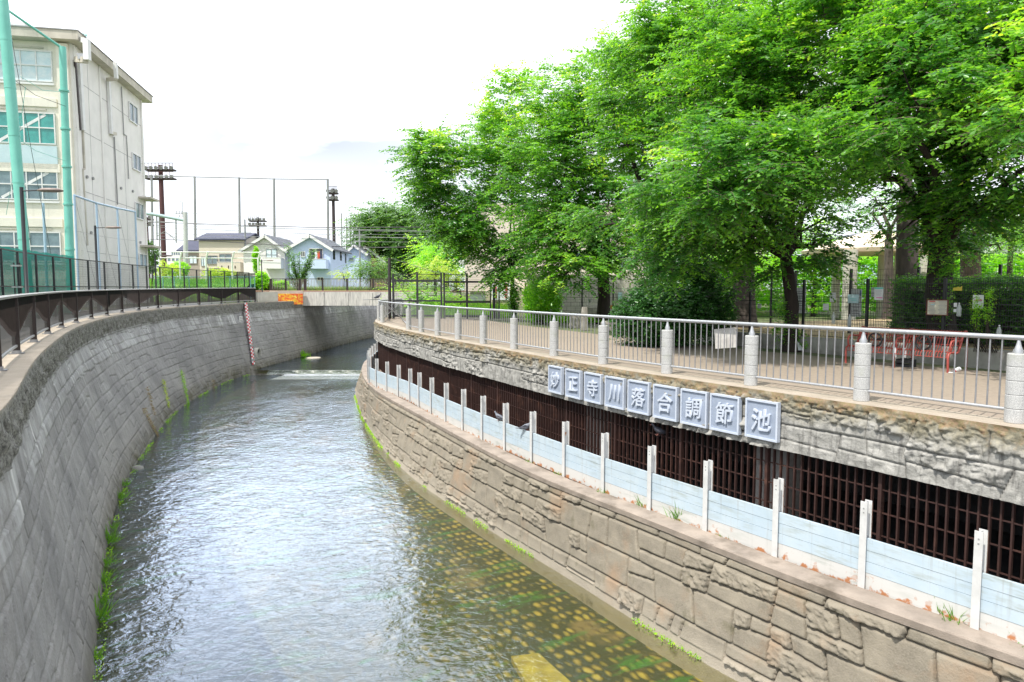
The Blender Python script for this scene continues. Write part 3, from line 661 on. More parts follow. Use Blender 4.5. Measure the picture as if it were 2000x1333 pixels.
mb = MB().prism([(q.x, q.y) for q in pp], -.30, -.19); tagit(mb.build('submerged_slab', sl_), 'yellow algae-covered slab lying under the water at bottom centre', 'slab')
# ================================================================ sign plates with raised characters
M_plate = mat('plate_ground', (.33,.38,.47), (.28,.33,.42), 8, .55, .15, 60)
M_letter = mat('plate_letter', (.56,.61,.70), (.49,.54,.63), 8, .45)
txtfont = None
def text_mesh(body, size, ext, name='text', align='CENTER', bevel=0, off=0):
    cu = bpy.data.curves.new(name, 'FONT'); cu.body = body; cu.size = size; cu.extrude = ext; cu.align_x = align; cu.align_y = 'CENTER'; cu.bevel_depth = bevel; cu.offset = off; cu.resolution_u = 3
    o = bpy.data.objects.new(name, cu); C.objects.link(o); bpy.context.view_layer.update()
    me = bpy.data.meshes.new_from_object(o.evaluated_get(bpy.context.evaluated_depsgraph_get())); bpy.data.objects.remove(o)
    return me
BC = offset(RL, .30)
plates = [(1087, 742), (1121.5, 750), (1160, 758), (1203, 767), (1249.5, 776), (1301, 786.5), (1357.5, 797), (1418.5, 808), (1489.5, 820)]
chars = '妙正寺川落合調節池'
ords = ['leftmost plate of the row', 'second plate from the left', 'third plate from the left', 'fourth plate from the left', 'middle plate of the nine', 'fourth plate from the right', 'third plate from the right', 'second plate from the right', 'rightmost plate of the row']
for (px, py), ch, od in zip(plates, chars, ords):
    a_ = arc_at_px(BC, px, 4.0); p, t = at_arc(BC, a_); th_ = math.atan2(t[1], t[0])
    zc = PD(px, py, p[1]).z
    # local frame: X along the row as read from the river (left to right), Y into the wall, Z up
    o = thing('sign_plate', f'blue-grey framed plate with raised character {ch} on the beam, {od}', 'sign plate', (float(p[0]), float(p[1]), zc), th_+math.pi, 'character plates on the stone beam')
    W_, H_ = .66, .69
    MB().box((0, 0, 0), (W_-.04, .05, H_-.04)).build('panel', M_plate, o, world=False)
    mb = MB()
    for sx in (-1, 1): mb.box((sx*(W_/2-.015), -.012, 0), (.034, .085, H_))
    for sz in (-1, 1): mb.box((0, -.013, sz*(H_/2-.017)), (W_-.066, .08, .034))
    mb.build('frame', M_letter, o, world=False)
    me = text_mesh(ch, .42, .018, 'character', bevel=.004, off=.001)
    xs = np.array([v.co[:] for v in me.vertices]); cx = (xs[:, 0].max()+xs[:, 0].min())/2; cy = (xs[:, 1].max()+xs[:, 1].min())/2
    sh = Matrix(((1, .05, 0, 0), (.06, 1, 0, 0), (0, 0, 1, 0), (0, 0, 0, 1)))
    me.transform(Matrix.Translation((0, -.045, 0)) @ Matrix.Rotation(R(90), 4, 'X') @ sh @ Matrix.Translation((-cx, -cy, 0)))
    link_mesh(me, 'character', M_letter, o, world=False)
# ================================================================ right railing
RG = thing('river_railing', 'grey steel railing with round granite posts along the right promenade edge', 'railing', (float(RL[1, 0]), float(RL[1, 1]), PR))
pa2 = [arc_at_px(RL, x, PR) for x, _ in RAIL_PX]
stp = (pa2[0]-pa2[4])/-4
pa2 = [pa2[0]-stp*k for k in (3, 2, 1)]+pa2
while pa2[-1]+2.1 < arc(RL)[-1]: pa2.append(pa2[-1]+2.1)
pa2 = [a for a in pa2 if a > 0]
for a_ in pa2:
    p, t = at_arc(RL, a_); mb = MB(); z = 0
    for hgt in (.19, .185, .185, .185, .17):
        mb.lathe((p[0], p[1], PR+.02+z), [(.108, 0), (.118, .006), (.118, hgt-.012), (.112, hgt-.002)], 20, False); z += hgt
    g = mb.build('granite_post', M_granite, RG)
    mb = MB().lathe((p[0], p[1], PR+.02+z-.004), [(.05, 0), (.05, .05), (.036, .09), (.022, .15), (.012, .22)], 10)
    mb.box((p[0], p[1], PR+.02+z+.03), (.11, .03, .04), math.atan2(t[1], t[0])); mb.build('rail_bracket', M_steel, g)
seg = [at_arc(RL, a)[0] for a in np.linspace(pa2[0], pa2[-1], len(pa2)*3-2)]
MB().tube([(q[0], q[1], PR+1.14) for q in seg], .034, 10).build('top_rail', M_steel, RG)
nbal = 0; restb = MB()
for a0, a1 in zip(pa2[:-1], pa2[1:]):
    mb = MB(); q0, q1 = at_arc(RL, a0)[0], at_arc(RL, a1)[0]; u = (q1-q0); ln = np.linalg.norm(u); u = u/ln
    e0, e1 = q0+u*.12, q1-u*.12
    mb.tube([(e0[0], e0[1], PR+.185), (e1[0], e1[1], PR+.185)], .024, 8)
    bo = mb.build('bottom_rail', M_steel, RG)
    nbar = 13
    for i in range(nbar):
        if nbal < 100: mb = MB()
        elif nbal == 100: mb = restb
        f_ = (i+.5)/nbar; q = e0+(e1-e0)*f_; r_ = at_arc(RL, a0+(.12+(ln-.24)*f_))[0]
        mb.tube([(q[0], q[1], PR+.2), (r_[0], r_[1], PR+1.115)], .0105, 6, False)
        if nbal < 100: mb.build('baluster', M_steel_dk, RG); nbal += 1
tagit(restb.build('balusters', M_steel_dk, RG), kind='stuff')
# ================================================================ left railing with the wave of twisted slats
LR = offset(LT, .32)
LG = thing('bridge_style_railing', 'dark brown slatted railing with a wave pattern along the left river wall', 'railing', (float(LR[5, 0]), float(LR[5, 1]), 4.9))
aend = arc_at_px(LR, 498, 5.2+.6); stp = 3.2; n0 = int(aend/stp); posts = [aend-stp*k for k in range(n0, -1, -1)]
posts = [a for a in posts if at_arc(LR, a)[0][1] > 1.0]
LH = 1.14
for k, a_ in enumerate(posts):
    p, t = at_arc(LR, a_); z = lz(p[1]); th_ = math.atan2(t[1], t[0])
    mb = MB().box((p[0], p[1], z+LH/2-.02), (.045, .13, LH-.04), th_); po = mb.build('post', M_brown, LG)
    mb = MB().box((p[0], p[1], z+.008), (.16, .26, .016), th_).box((p[0], p[1], z+.04), (.09, .16, .05), th_); mb.build('base_plate', M_steel_dk, po)
M_caprail = mat('cap_rail', (.33,.32,.31), (.26,.25,.25), 4, .4, metal=.4)
ia = np.linspace(posts[0], posts[-1], len(posts)*4); pts = [at_arc(LR, a)[0] for a in ia]
mb = MB(); sweep(mb, np.array(pts), [(-.085, LH-.02), (-.085, LH+.018), (-.06, LH+.03), (.06, LH+.03), (.085, LH+.018), (.085, LH-.02)], lz); mb.build('top_rail', M_caprail, LG)
for k, (a0, a1) in enumerate(zip(posts[:-1], posts[1:])):
    mb = MB(); m2 = MB(); ns = 56; par = (len(posts)-1-k) % 2
    pr_ = [at_arc(LR, a)[0] for a in np.linspace(a0, a1, 4)]
    for u, v in zip(pr_[:-1], pr_[1:]): m2.beam((u[0], u[1], lz(u[1])+.16), (v[0], v[1], lz(v[1])+.16), .055, .04)
    m2.build('bottom_rail', M_steel, LG)
    for i in range(1, ns):
        f_ = i/ns; a_ = a0+(a1-a0)*f_; p, t = at_arc(LR, a_); z = lz(p[1]); T = Vector((t[0], t[1], 0)); Nn = Vector((-t[1], t[0], 0))
        wz = .60-.21*math.cos(math.pi*(f_+par)); c0 = Vector((p[0], p[1], z))
        def sec(h, ang, hw): dv = T*math.cos(ang)*hw+Nn*math.sin(ang)*hw; return (c0+Vector((0, 0, h))-dv, c0+Vector((0, 0, h))+dv)
        rows_ = [sec(.17, 0, .023), sec(wz-.05, 0, .023), sec(wz+.05, R(65), .0275), sec(LH-.01, R(65), .0275)]
        b = [q for r_ in rows_ for q in r_]; mb.add(b, [(0, 1, 3, 2), (2, 3, 5, 4), (4, 5, 7, 6)])
    mb.build('slats', M_brown, LG)
# ================================================================ left bank: fence, lamps, nets, school
def pole(name, m, label, cat, base, top, r0, r1=None, n=12, group=None, parent=None):
    mb = MB().tube([base, top], [r0, r1 or r0], n); o = mb.build(name, m, parent)
    if parent is None: tagit(o, label, cat, group)
    return o
def P3(px, py, y): return PD(px, py, y)
fcl = curve([(-9.5, 8), (-14.2, 17), (-18.4, 24.9), (-20.3, 31), (-22.0, 40), (-22.9, 49), (-22.0, 58)], .4, 25)
FT = thing('mesh_fence', 'black framed mesh fence running behind the left riverside path', 'fence', (float(fcl[0, 0]), float(fcl[0, 1]), 4.9))
fa = np.arange(.2, arc(fcl)[-1], 2.0); FH = CZ+1.45
for a_ in fa:
    p, t = at_arc(fcl, a_); z = lz(p[1]); MB().box((p[0], p[1], (z+FH)/2), (.07, .07, FH-z), math.atan2(t[1], t[0])).build('post', M_black, FT)
for a0, a1 in zip(fa[:-1], fa[1:]):
    p, q = at_arc(fcl, a0)[0], at_arc(fcl, a1)[0]; z = lz(p[1]); mb = MB()
    for h_ in (z+.08, (z+FH)/2, FH): mb.beam((p[0], p[1], h_), (q[0], q[1], h_), .045, .045)
    mb.build('rail', M_black, FT)
    mb = MB()
    for i in range(1, 25): 
        u = p+(q-p)*i/25; mb.beam((u[0], u[1], z+.08), (u[0], u[1], FH), .005, .005, (0, 1, 0))
    for i in range(1, 22):
        h_ = z+.08+(FH-z-.08)*i/22; mb.beam((p[0], p[1], h_), (q[0], q[1], h_), .005, .005)
    mb.build('wire_mesh', M_meshw, FT)
# windbreak sheet behind the fence
M_wind = net_mat('windbreak_net', (.04,.36,.29), .80); M_net = net_mat('ball_net', (.10,.42,.34), .13); M_netw = net_mat('pale_net', (.62,.66,.64), .12)
M_netgr = net_mat('fine_net', (.45,.50,.48), .22)
wc = offset(fcl, .35); a1 = arc_at_px(wc, 150, 6.5)
mb = MB(); ws = [at_arc(wc, a)[0] for a in np.arange(.2, a1, .35)]
mb.strip([(p[0]+.04*math.sin(i*.9), p[1], 4.95) for i, p in enumerate(ws)], [(p[0]+.05*math.sin(i*.9+.5), p[1], CZ+1.62+.03*math.sin(i*2.1)) for i, p in enumerate(ws)])
tagit(mb.build('windbreak_net', M_wind), 'dark green windbreak net hung behind the black fence at far left', 'net')
# lamps on the path
def lamp(px, ytop, depth, label, arm=1, sc_=1.):
    b = PD(px, 560, depth); zb = lz(depth); zt = PD(px, ytop, depth).z
    o = thing('street_lamp', label, 'street lamp', (b.x, b.y, zb), 0, 'black lamp posts beside the path')
    MB().tube([(0, 0, 0), (0, 0, .9*sc_), (0, 0, .92*sc_), (0, 0, zt-zb)], [.085*sc_, .085*sc_, .06*sc_, .055*sc_], 12).build('pole', M_black, o, world=False)
    mb = MB().lathe((0, 0, 0), [(.16, 0), (.16, .03), (.1, .05), (.09, .3), (.07, .34)], 10); mb.build('base', M_black, o, world=False)
    ln = .55*sc_; mb = MB().tube([(0, 0, zt-zb-.12), (arm*ln, 0, zt-zb-.10)], .022, 8); mb.build('arm', M_black, o, world=False)
    mb = MB(); cx = arm*(ln+.38*sc_); prof = [(-.40, .0), (-.34, .06), (-.1, .10), (.2, .09), (.38, .02)]
    n = 14; q = Vector((cx, 0, zt-zb-.12)); vs = []
    for (r_, z_) in [(.05, .09), (.28, .075), (.42, .02), (.40, -.01), (.30, -.03), (.05, -.035)]:
        vs += [q+Vector((r_*sc_*math.cos(2*math.pi*k/n), r_*sc_*.55*math.sin(2*math.pi*k/n), z_*sc_)) for k in range(n)]
    mb.add(vs, [(i*n+k, i*n+(k+1) % n, (i+1)*n+(k+1) % n, (i+1)*n+k) for i in range(5) for k in range(n)], True); mb.add(vs[:n], [tuple(range(n))]); mb.add(vs[-n:], [tuple(reversed(range(n)))])
    mb.build('lamp_head', mat('lamp_head', (.28,.22,.19), (.22,.17,.15), 4, .5), o, world=False); return o
lamp(52, 366, 22.4, 'nearest tall black lamp post by the green net, flat head to the right')
lamp(191, 441, 35.5, 'second black lamp post, standing before the blue net frame')
lamp(305, 497, 47, 'third black lamp post at the corner of the school building', 1, .9)
lamp(407, 523, 55, 'small black lamp post before the green field fence', 1, .8).name
lamp(478, 537, 56.5, 'short black lamp post near the end of the slatted railing', 1, .8)
lamp(512, 507, 60, 'black lamp post at the left end of the road bridge', 1, .8)
# sign stand and yellow tape on the first lamp
o = thing('control_box', 'small grey equipment stand fixed beside the nearest lamp post', 'utility stand', (PD(34, 560, 22.6).x, 22.6, 4.95))
for z_ in (CZ+.10, CZ+.80):
    MB().box((0, 0, z_-4.95), (.28, .14, .05)).build('tray', M_steel, o, world=False)
for x_ in (-.1, .1): MB().box((x_, .02, (CZ+.9-4.95)/2), (.03, .03, CZ+.9-4.95)).build('leg', M_black, o, world=False)
# tall teal net poles
def netpole(name, label, pb, pt, y, zb, r0, r1):
    a = PD(*pb, y); b = PD(*pt, y); d = (b-a)/(b.z-a.z); a2 = a+d*(zb-a.z)
    return pole(name, M_teal, label, 'net pole', a2, b, r0, r1, 16, 'tall teal net poles'), a2, b
pA, A0, A1 = netpole('net_pole', 'leaning tall teal net pole nearest the left edge, rising out of frame', (47, 480), (2, -30), 29, 4.9, .20, .21)
pB, B0, B1 = netpole('net_pole', 'second tall teal net pole before the corner of the school', (137, 510), (122, 92), 33, 5, .20, .15)
for (q0, q1, o_) in ((A0, A1, pA), (B0, B1, pB)):
    for f_ in (.25, .42, .56, .70, .84):
        c_ = q0+(q1-q0)*f_; u = (q1-q0).normalized(); r_ = .215
        MB().tube([c_-u*.04, c_+u*.04], r_, 16).build('clamp_band', M_teal, o_)
a, b = PD(-60, -32, 30), PD(121, 94, 33); pole('stay_rod', M_teal, 'teal strut sloping down from the leaning pole to the second pole', 'strut', a, b, .055)
for i, (q, r_) in enumerate([((10, 60), (60, 480)), ((40, 150), (123, 180)), ((5, 140), (128, 208)), ((5, 250), (128, 315)), ((15, 30), (100, 500)), ((50, 170), (12, 420))]):
    u, v = PD(*q, 30.5), PD(*r_, 32.5); m_ = (u+v)/2-Vector((0, 0, .25))
    tagit(MB().tube([u, m_, v], .012, 5).build('net_cable', M_teal_lt if i % 2 else M_black), ['thin cable running down the leaning teal pole', 'thin cable between the teal poles, top storey', 'thin cable crossing to the second pole at second-storey height', 'thin cable crossing to the second pole at mid height', 'long slack cable slanting down between the two teal poles', 'slack cable hanging left of the leaning pole'][i], 'cable', 'cables between the teal poles')
mb = MB(); A_ = [A1, B1]; g0, g1 = PD(2, 500, 29), PD(137, 510, 33)
mb.quad(PD(-120, 560, 27.5), PD(137, 560, 33.05), PD(122, 96, 33.05), PD(-160, -90, 27.5)); tagit(mb.build('ball_net', M_net), 'fine green ball net strung between the tall teal poles', 'net')
# pale blue framed net
bf = [(145, 382, 36), (188, 397, 39), (229, 407, 42), (264, 414, 45)]
NF = thing('framed_net', 'pale blue pipe frame with net standing before the school end wall', 'net frame', tuple(PD(147, 565, 36)[:2])+(5.0,))
tops = [PD(*q) for q in bf]
for q in tops: MB().tube([(q.x, q.y, 5.0), q], .06, 8).build('post', M_blue_lt, NF)
MB().tube(tops, .06, 8).build('top_bar', M_blue_lt, NF)
mb = MB(); mb.strip([(q.x, q.y, 5.0) for q in tops], tops); mb.build('net', M_netgr, NF)
for i in range(3):
    a, b = tops[i], tops[i+1]; c = Vector((b.x, b.y, 5.3)); d_ = Vector((a.x, a.y, 5.3))
    MB().tube([a, c], .010, 4).build('brace_wire', M_grey, NF)
    for f_ in (.4, .7): MB().tube([(a.x, a.y, a.z*f_+5*(1-f_)), (b.x, b.y, b.z*f_+5*(1-f_))], .010, 4).build('cross_wire', M_grey, NF)
q = PD(84, 397, 34); pole('thin_pole', M_blue_lt, 'slim pale blue post rising above the green net at the school front', 'post', (q.x, q.y, 5), q, .06)
# ---------------------------------------------------------------- school building
cc = PD(150, 400, 42); th_s = R(11.6)
SB = thing('school_building', 'four-storey cream concrete school building with teal-tinted windows at far left', 'school building', (cc.x, cc.y, 5.0), th_s)
MS = Matrix.Translation((cc.x, cc.y, 5.0)) @ Matrix.Rotation(th_s, 4, 'Z')
def SBx(c, size, m, name, parent=None):
    """box in the building's frame: x<0 along the front, y>0 along the end wall"""
    mb = MB(); mb.box(c, size); me_o = mb.build(name, m, None)
    me_o.data.transform(MS)
    p = parent or SB; me_o.parent = p
    M = Matrix.Identity(4); ch_ = []; q = p
    while q is not None: ch_.append(q); q = q.parent
    for q in reversed(ch_): M = M @ Matrix.LocRotScale(q.location, q.rotation_euler, q.scale)
    me_o.data.transform(M.inverted()); return me_o
LE = 12.6; HT = 15.9
SBx((-15, LE/2, HT/2), (30, LE, HT), M_school, 'front_wall')
SBx((.06, LE/2, HT/2), (.14, LE-.02, HT), M_school_e, 'end_wall')
SBx((-14.75, LE/2, HT+.26), (31.0, LE+1.5, .50), M_slab, 'roof_slab')
SBx((-14.75, LE/2, HT+.55), (31.1, LE+1.6, .07), M_grey, 'roof_edge_trim')
for (y_, w_) in ((.35, .5), (4.1, .22), (LE-.2, .3)): SBx((.16, y_, HT/2-.01), (.10, w_, HT-.03), M_school_e, 'pilaster')
for z_ in (3.6, 7.3, 11.0, 13.9): SBx((.135, LE/2, z_), (.012, LE-.1, .025), M_grey, 'wall_joint')
for y_ in (2.2, 6.2, 8.3): SBx((.135, y_, HT/2), (.010, .02, HT-.2), M_grey, 'wall_joint')
rows_z = [(13.55, 15.35, M_glass_lt, 0), (9.9, 11.75, M_glass_gr, 1), (6.6, 8.35, M_glass, 2), (2.9, 4.7, M_glass, 3)]
for (z0, z1, gm, ri) in rows_z:
    SBx((-15.9, -.03, z1+.18), (29, .10, .10), M_slab, 'window_hood')
    for b_ in range(8):
        x1 = -.95-b_*3.55; x0 = x1-3.35; cx = (x0+x1)/2; cz = (z0+z1)/2
        g = SBx((cx, -.015, cz), (x1-x0, .05, z1-z0), gm, 'window')
        mb = MB(); t_ = .06
        mb.box((cx, -.06, z0+.03), (x1-x0, .07, t_)); mb.box((cx, -.06, z1-.03), (x1-x0, .07, t_)); mb.box((cx, -.062, z0+(z1-z0)*.52), (x1-x0-.12, .07, .07))
        for i in range(5): mb.box((x0+.03+(x1-x0-.06)*i/4, -.058, cz), (t_, .074, z1-z0-.13))
        o = mb.build('window_frame', M_white); o.data.transform(MS); o.data.transform((MS).inverted()); o.parent = g
        if ri in (1, 2):
            mb = MB(); mb.beam((x0+.3, -.045, z0+.1), (x1-.5, -.045, z1-.1), .02, .16, (0, 0, 1)); o = mb.build('earthquake_brace', M_white); o.parent = g
    if ri in (1,): SBx((-15.4, -.06, z0-.78), (29, .10, 1.35), mat('spandrel_blue', (.55,.68,.72), (.48,.62,.67), 2, .6), 'spandrel_panel')
    else: SBx((-15.4, -.04, z0-.12), (29, .14, .12), M_white, 'window_sill')
for z_ in (12.6, 9.0-.25, 5.5, 1.9): SBx((-15.4, -.05, z_-.25), (29.2, .12, .5), M_school, 'spandrel_wall')
SBx((-.35, -.12, HT/2-.05), (.6, .26, HT-.1), M_school, 'corner_pillar')
MB_ = MB(); 
for (px, y0, y1) in ((265.5, 205, 240), (268.5, 303, 333), (270, 398, 428), (273.5, 497, 521)):
    # place on the end wall by its column in the photo
    best = None
    for v in np.linspace(.5, LE-.5, 200):
        q = MS @ Vector((.13, v, 8)); X_, _ = proj(q)
        if best is None or abs(X_-px) < best[0]: best = (abs(X_-px), v, q.y)
    _, v, yy = best; z1 = PD(px, y0, yy).z-5; z0 = PD(px, y1, yy).z-5
    g = SBx((.14, v, (z0+z1)/2), (.06, 1.75, z1-z0), M_glass, 'end_window')
    mb = MB(); 
    for zz_ in (z0, z1): mb.box((.19, v, zz_), (.09, 1.8, .07))
    for u in (-.9, 0, .9): mb.box((.188, v+u, (z0+z1)/2), (.09, .06, z1-z0-.07))
    o = mb.build('window_frame', M_white); o.parent = g
for (px, py) in ((292, 391), (293, 483)):
    q = MS @ Vector((.5, LE-.1, 8)); z_ = PD(px, py, q.y).z-5
    SBx((.55, LE-.6, z_), (1.0, 2.1, .14), M_slab, 'canopy')
def duct(parts, r, m, name, label=None):
    vs = []
    for (px, py, off) in parts:
        best = None
        for v in np.linspace(-1, LE+1, 300):
            q = MS @ Vector((off, v, 8)); X_, _ = proj(q)
            if best is None or abs(X_-px) < best[0]: best = (abs(X_-px), v, q.y)
        vs.append(MS @ Vector((off, best[1], PD(px, py, best[2]).z-5)))
    mb = MB()
    for u, v in zip(vs[:-1], vs[1:]): mb.beam(u, v, r*2, r*2, (1, 0, 0) if abs((v-u).normalized().z) > .7 else (0, 0, 1))
    o = mb.build(name, m, SB); return o
duct([(168, 110, .9), (177, 116, .9)], .16, M_steel, 'roof_duct'); duct([(177, 78, 1.3), (177, 118, 1.3)], .15, M_white, 'roof_duct'); duct([(166, 78, .5), (177, 80, 1.3)], .14, M_white, 'roof_duct')
duct([(177, 118, 1.2), (160, 117, .4)], .16, M_slab, 'duct_elbow')
duct([(157, 118, .22), (161, 255, .22)], .06, M_brown, 'drain_pipe'); duct([(165, 122, .28), (167, 255, .28)], .11, M_white, 'duct_pipe')
duct([(166, 255, .22), (166, 330, .22), (162, 332, .22), (165, 480, .22)], .05, M_slab, 'drain_pipe')
duct([(235, 122, 1.1), (236, 154, 1.1)], .10, M_white, 'roof_duct'); duct([(236, 154, 1.1), (219, 156, .3)], .1, M_slab, 'duct_elbow')
duct([(221, 158, .28), (222, 262, .28)], .09, M_white, 'duct_pipe'); duct([(222, 260, .28), (230, 262, .28)], .1, M_slab, 'duct_elbow'); duct([(228, 268, .2), (229, 400, .2)], .03, M_grey, 'thin_pipe')
duct([(246, 170, .2), (247, 262, .2), (252, 266, .2), (253, 350, .2)], .025, M_grey, 'thin_pipe')
for (a_, b_, z_) in ((-1.2, 12.6, HT+.85), (-29, -1, HT+.8)):
    mb = MB()
    if a_ > -5: mb.tube([MS @ Vector((.1, 3.8, z_+.25)), MS @ Vector((.1, 8, z_+.1)), MS @ Vector((.2, 12, z_))], .035, 6)
    else: mb.tube([MS @ Vector((-29, .2, z_+.2)), MS @ Vector((-6, 0, z_)), MS @ Vector((.6, 1.2, z_+.1))], .05, 6); mb.tube([MS @ Vector((-9, .6, z_+.35)), MS @ Vector((.4, 1.8, z_+.4))], .04, 6)
    mb.build('roof_pipe', M_teal_lt, SB)
for (px, py) in ((169, 346), (181, 349), (236, 368), (259, 374), (172, 455), (270, 474)):
    best = None
    for v in np.linspace(0, LE, 200):
        q = MS @ Vector((.14, v, 8)); X_, _ = proj(q)
        if best is None or abs(X_-px) < best[0]: best = (abs(X_-px), v, q.y)
    q = MS @ Vector((.14, best[1], PD(px, py, best[2]).z-5)); MB().tube([q, q+Vector((.08, 0, 0))], .10, 10).build('vent_cap', M_grey, SB)
q = PD(30, 52, 44.5); o = thing('air_conditioner', 'pale rooftop air-conditioning unit with round fan grille above the school', 'air conditioner', (q.x, q.y, 5+HT+.64), R(8))
MB().box((0, 0, .75), (1.5, .8, 1.3)).build('cabinet', M_white, o, world=False); MB().tube([(.25, -.41, .8), (.25, -.44, .8)], .42, 20).build('fan_grille', M_teal_lt, o, world=False)
for x_ in (-.6, .6): MB().box((x_, 0, .05), (.12, .8, .1)).build('foot', M_grey, o, world=False)
# ================================================================ far background left
def netp(px, yt, yb, d, r_, label, grp='grey ball-net poles in the distance', m=None):
    a = PD(px, yb, d); b = PD(px, yt, d); return pole('net_pole', m or M_grey, label, 'net pole', (a.x, a.y, 5), b, r_*1.15, r_*.8, 8, grp)
M_farp = mat('far_pole_grey', (.30,.31,.31), (.24,.25,.25), .4, .8)
for px, yt, lb_ in ((296, 343, 'grey ball-net pole nearest the school building'), (380, 345, 'grey ball-net pole right of the gantry post'), (467, 347, 'grey ball-net pole rising above the navy roof'), (535, 349, 'grey ball-net pole above the white gabled house'), (640, 350, 'grey ball-net pole above the blue gabled house, end of the top wire')):
    netp(px, yt, 500, 130, .26, lb_, m=M_farp)
tp = [PD(x, y, 130) for x, y in ((296, 344), (380, 346), (467, 348), (535, 350), (640, 351))]
tagit(MB().tube(tp, .10, 5).build('top_wire', M_farp), 'long top wire joining the grey ball-net poles', 'wire')
for px, yt, d, lb_ in ((667, 417, 150, 'thin far pole right of the dark floodlight tower'), (677, 425, 150, 'first of three slim far poles left of the dark tree'), (684, 431, 152, 'middle one of three slim far poles left of the dark tree'), (691, 438, 155, 'last of three slim far poles left of the dark tree')):
    netp(px, yt, 500, d, .16, lb_, 'slim far poles beside the dark tree', M_farp)
M_tow = mat('tower_rust', (.095,.038,.038), (.07,.03,.03), .5, .8); M_tow2 = mat('tower_dark', (.035,.025,.025), (.05,.035,.035), .5, .8)
def tower(px, yt, d, wpx, rows, halfw, m, label, lampm=M_grey, nl=6):
    s_ = d/F; b = PD(px, 500, d); zt = PD(px, yt, d).z
    o = thing('floodlight_tower', label, 'floodlight tower', (b.x, b.y, 5), 0, 'floodlight towers beyond the houses')
    MB().tube([(0, 0, 0), (0, 0, zt-5)], [wpx*s_*.55, wpx*s_*.45], 12).build('mast', m, o, world=False)
    for py in rows:
        z_ = PD(px, py, d).z-5; hw = halfw*s_
        pf = MB(); pf.box((0, 0, z_), (2*hw, 1.6, .32)); p_ = pf.build('platform', M_tow2, o, world=False)
        mb = MB()
        for i in range(9): mb.box((-hw+2*hw*i/8, -.75, z_+.75), (.07, .07, 1.3))
        mb.box((0, -.75, z_+1.4), (2*hw, .07, .08)); mb.build('guard_rail', m, p_, world=False)
        mb = MB()
        for i in range(nl):
            x_ = -hw*.9+1.8*hw*i/(nl-1); mb.tube([(x_, -.5, z_+.55), (x_, -1.0, z_+.35)], [.28, .42], 8)
        mb.build('floodlights', lampm, p_, world=False)
    return o
tower(320, 323, 150, 9, (333, 350), 27, M_tow, 'brown floodlight tower with two wide lamp platforms beside the school')
tower(653, 369, 150, 6.4, (378, 391), 9, M_tow2, 'dark floodlight tower with narrow platforms at the end net pole', nl=3)
tower(505.5, 425, 190, 5, (432.5, 441.5), 15.5, M_tow2, 'small distant floodlight rack above the navy-roofed house', nl=5)
tower(290, 425, 160, 4, (429, 440), 10, M_tow, 'distant floodlight tower partly hidden by the railway gantry', nl=3)
# railway gantry
G = 80; b = PD(362.5, 553, G); gt = PD(362, 415, G)
GA = thing('railway_gantry', 'railway overhead-wire gantry with concrete post and grey cross arm', 'gantry', (b.x, b.y, 5.2))
MB().tube([(b.x, b.y, 5.2), (gt.x, gt.y, gt.z)], [.30, .24], 12).build('post', mat('gantry_post', (.50,.51,.51), (.42,.43,.43), 1, .8), GA)
MB().tube([PD(270, 416, G), PD(300, 419, G), PD(362, 431, G)], .19, 8).build('cross_arm', mat('gantry_arm', (.36,.46,.48), (.30,.40,.42), 1, .6), GA)
for (x0, y0, y1) in ((306, 421, 470), (343.5, 427, 475), (311, 422, 490)): MB().tube([PD(x0, y0, G), PD(x0+.6, y1, G)], .08, 6).build('drop_post', M_farp, GA)
for q in ([(349, 425), (352, 420)], [(341, 418), (357, 418)], [(357, 425), (357, 395), (352, 394)], [(345, 418), (345, 412)], [(350, 418), (350, 412)], [(355, 418), (355, 413)], [(306, 462), (322, 452), (343, 470)], [(330, 458), (343, 466)]): MB().tube([PD(*u, G) for u in q], .045, 5).build('insulator_arm', M_farp, GA)
# wires
wires = [([(285, 431), (400, 440), (560, 447), (900, 452)], .03), ([(285, 440), (480, 446), (660, 450), (900, 455)], .022), ([(285, 434), (500, 441), (620, 445), (860, 444)], .05), ([(285, 443), (420, 449), (700, 462), (900, 470)], .022), ([(285, 467), (430, 472), (560, 480), (740, 484), (900, 481)], .05), ([(362, 416), (470, 424), (600, 432)], .018), ([(285, 455), (600, 466), (900, 463)], .025), ([(285, 461), (640, 472), (900, 474)], .018), ([(340, 447), (480, 452), (640, 458), (900, 459)], .018)]
wn_ = ['topmost', 'second', 'thick third', 'fourth', 'lowest dark', 'short thin', 'pale middle', 'thin lower middle', 'faint middle']
for i, (q, r_) in enumerate(wires): tagit(MB().tube([PD(*u, 82+i*.6) for u in q], r_, 5).build('overhead_wire', M_black if r_ > .04 else M_farp), f'{wn_[i]} overhead wire crossing in front of the houses and dark tree', 'wire', 'overhead wires across the houses')
for px, yt, d, lb_ in ((478, 429, 88, 'slim concrete utility pole behind the navy-roofed house'), (702, 447, 95, 'utility pole with pin insulators left of the dark tree')):
    q = PD(px, yt, d); o = thing('utility_pole', lb_, 'utility pole', (q.x, q.y, 5.2), 0); MB().tube([(0, 0, 0), (0, 0, q.z-5.2)], [.16, .10], 8).build('pole', M_farp, o, world=False)
    for z_ in (.9, 1.7): MB().box((0, 0, q.z-5.2-z_), (1.6, .08, .1)).build('cross_arm', M_farp, o, world=False)
# white pipe fence frames
FR = thing('pipe_frame', 'row of white angled pipe frames joined by two rails in front of the houses', 'pipe frame', (PD(351, 545, 68).x, 68, 5.2))
for px in (351, 402, 453, 504):
    a = PD(px, 507, 68); MB().tube([(a.x, a.y, 5.2), a, a+Vector((.32, -.2, .75))], .085, 8).build('post', M_white, FR)
for py, dx in ((492.5, 4), (504, 0)): MB().tube([PD(305+dx, py, 68), PD(504+dx, py+1, 68)], .05, 6).build('rail', M_white, FR)
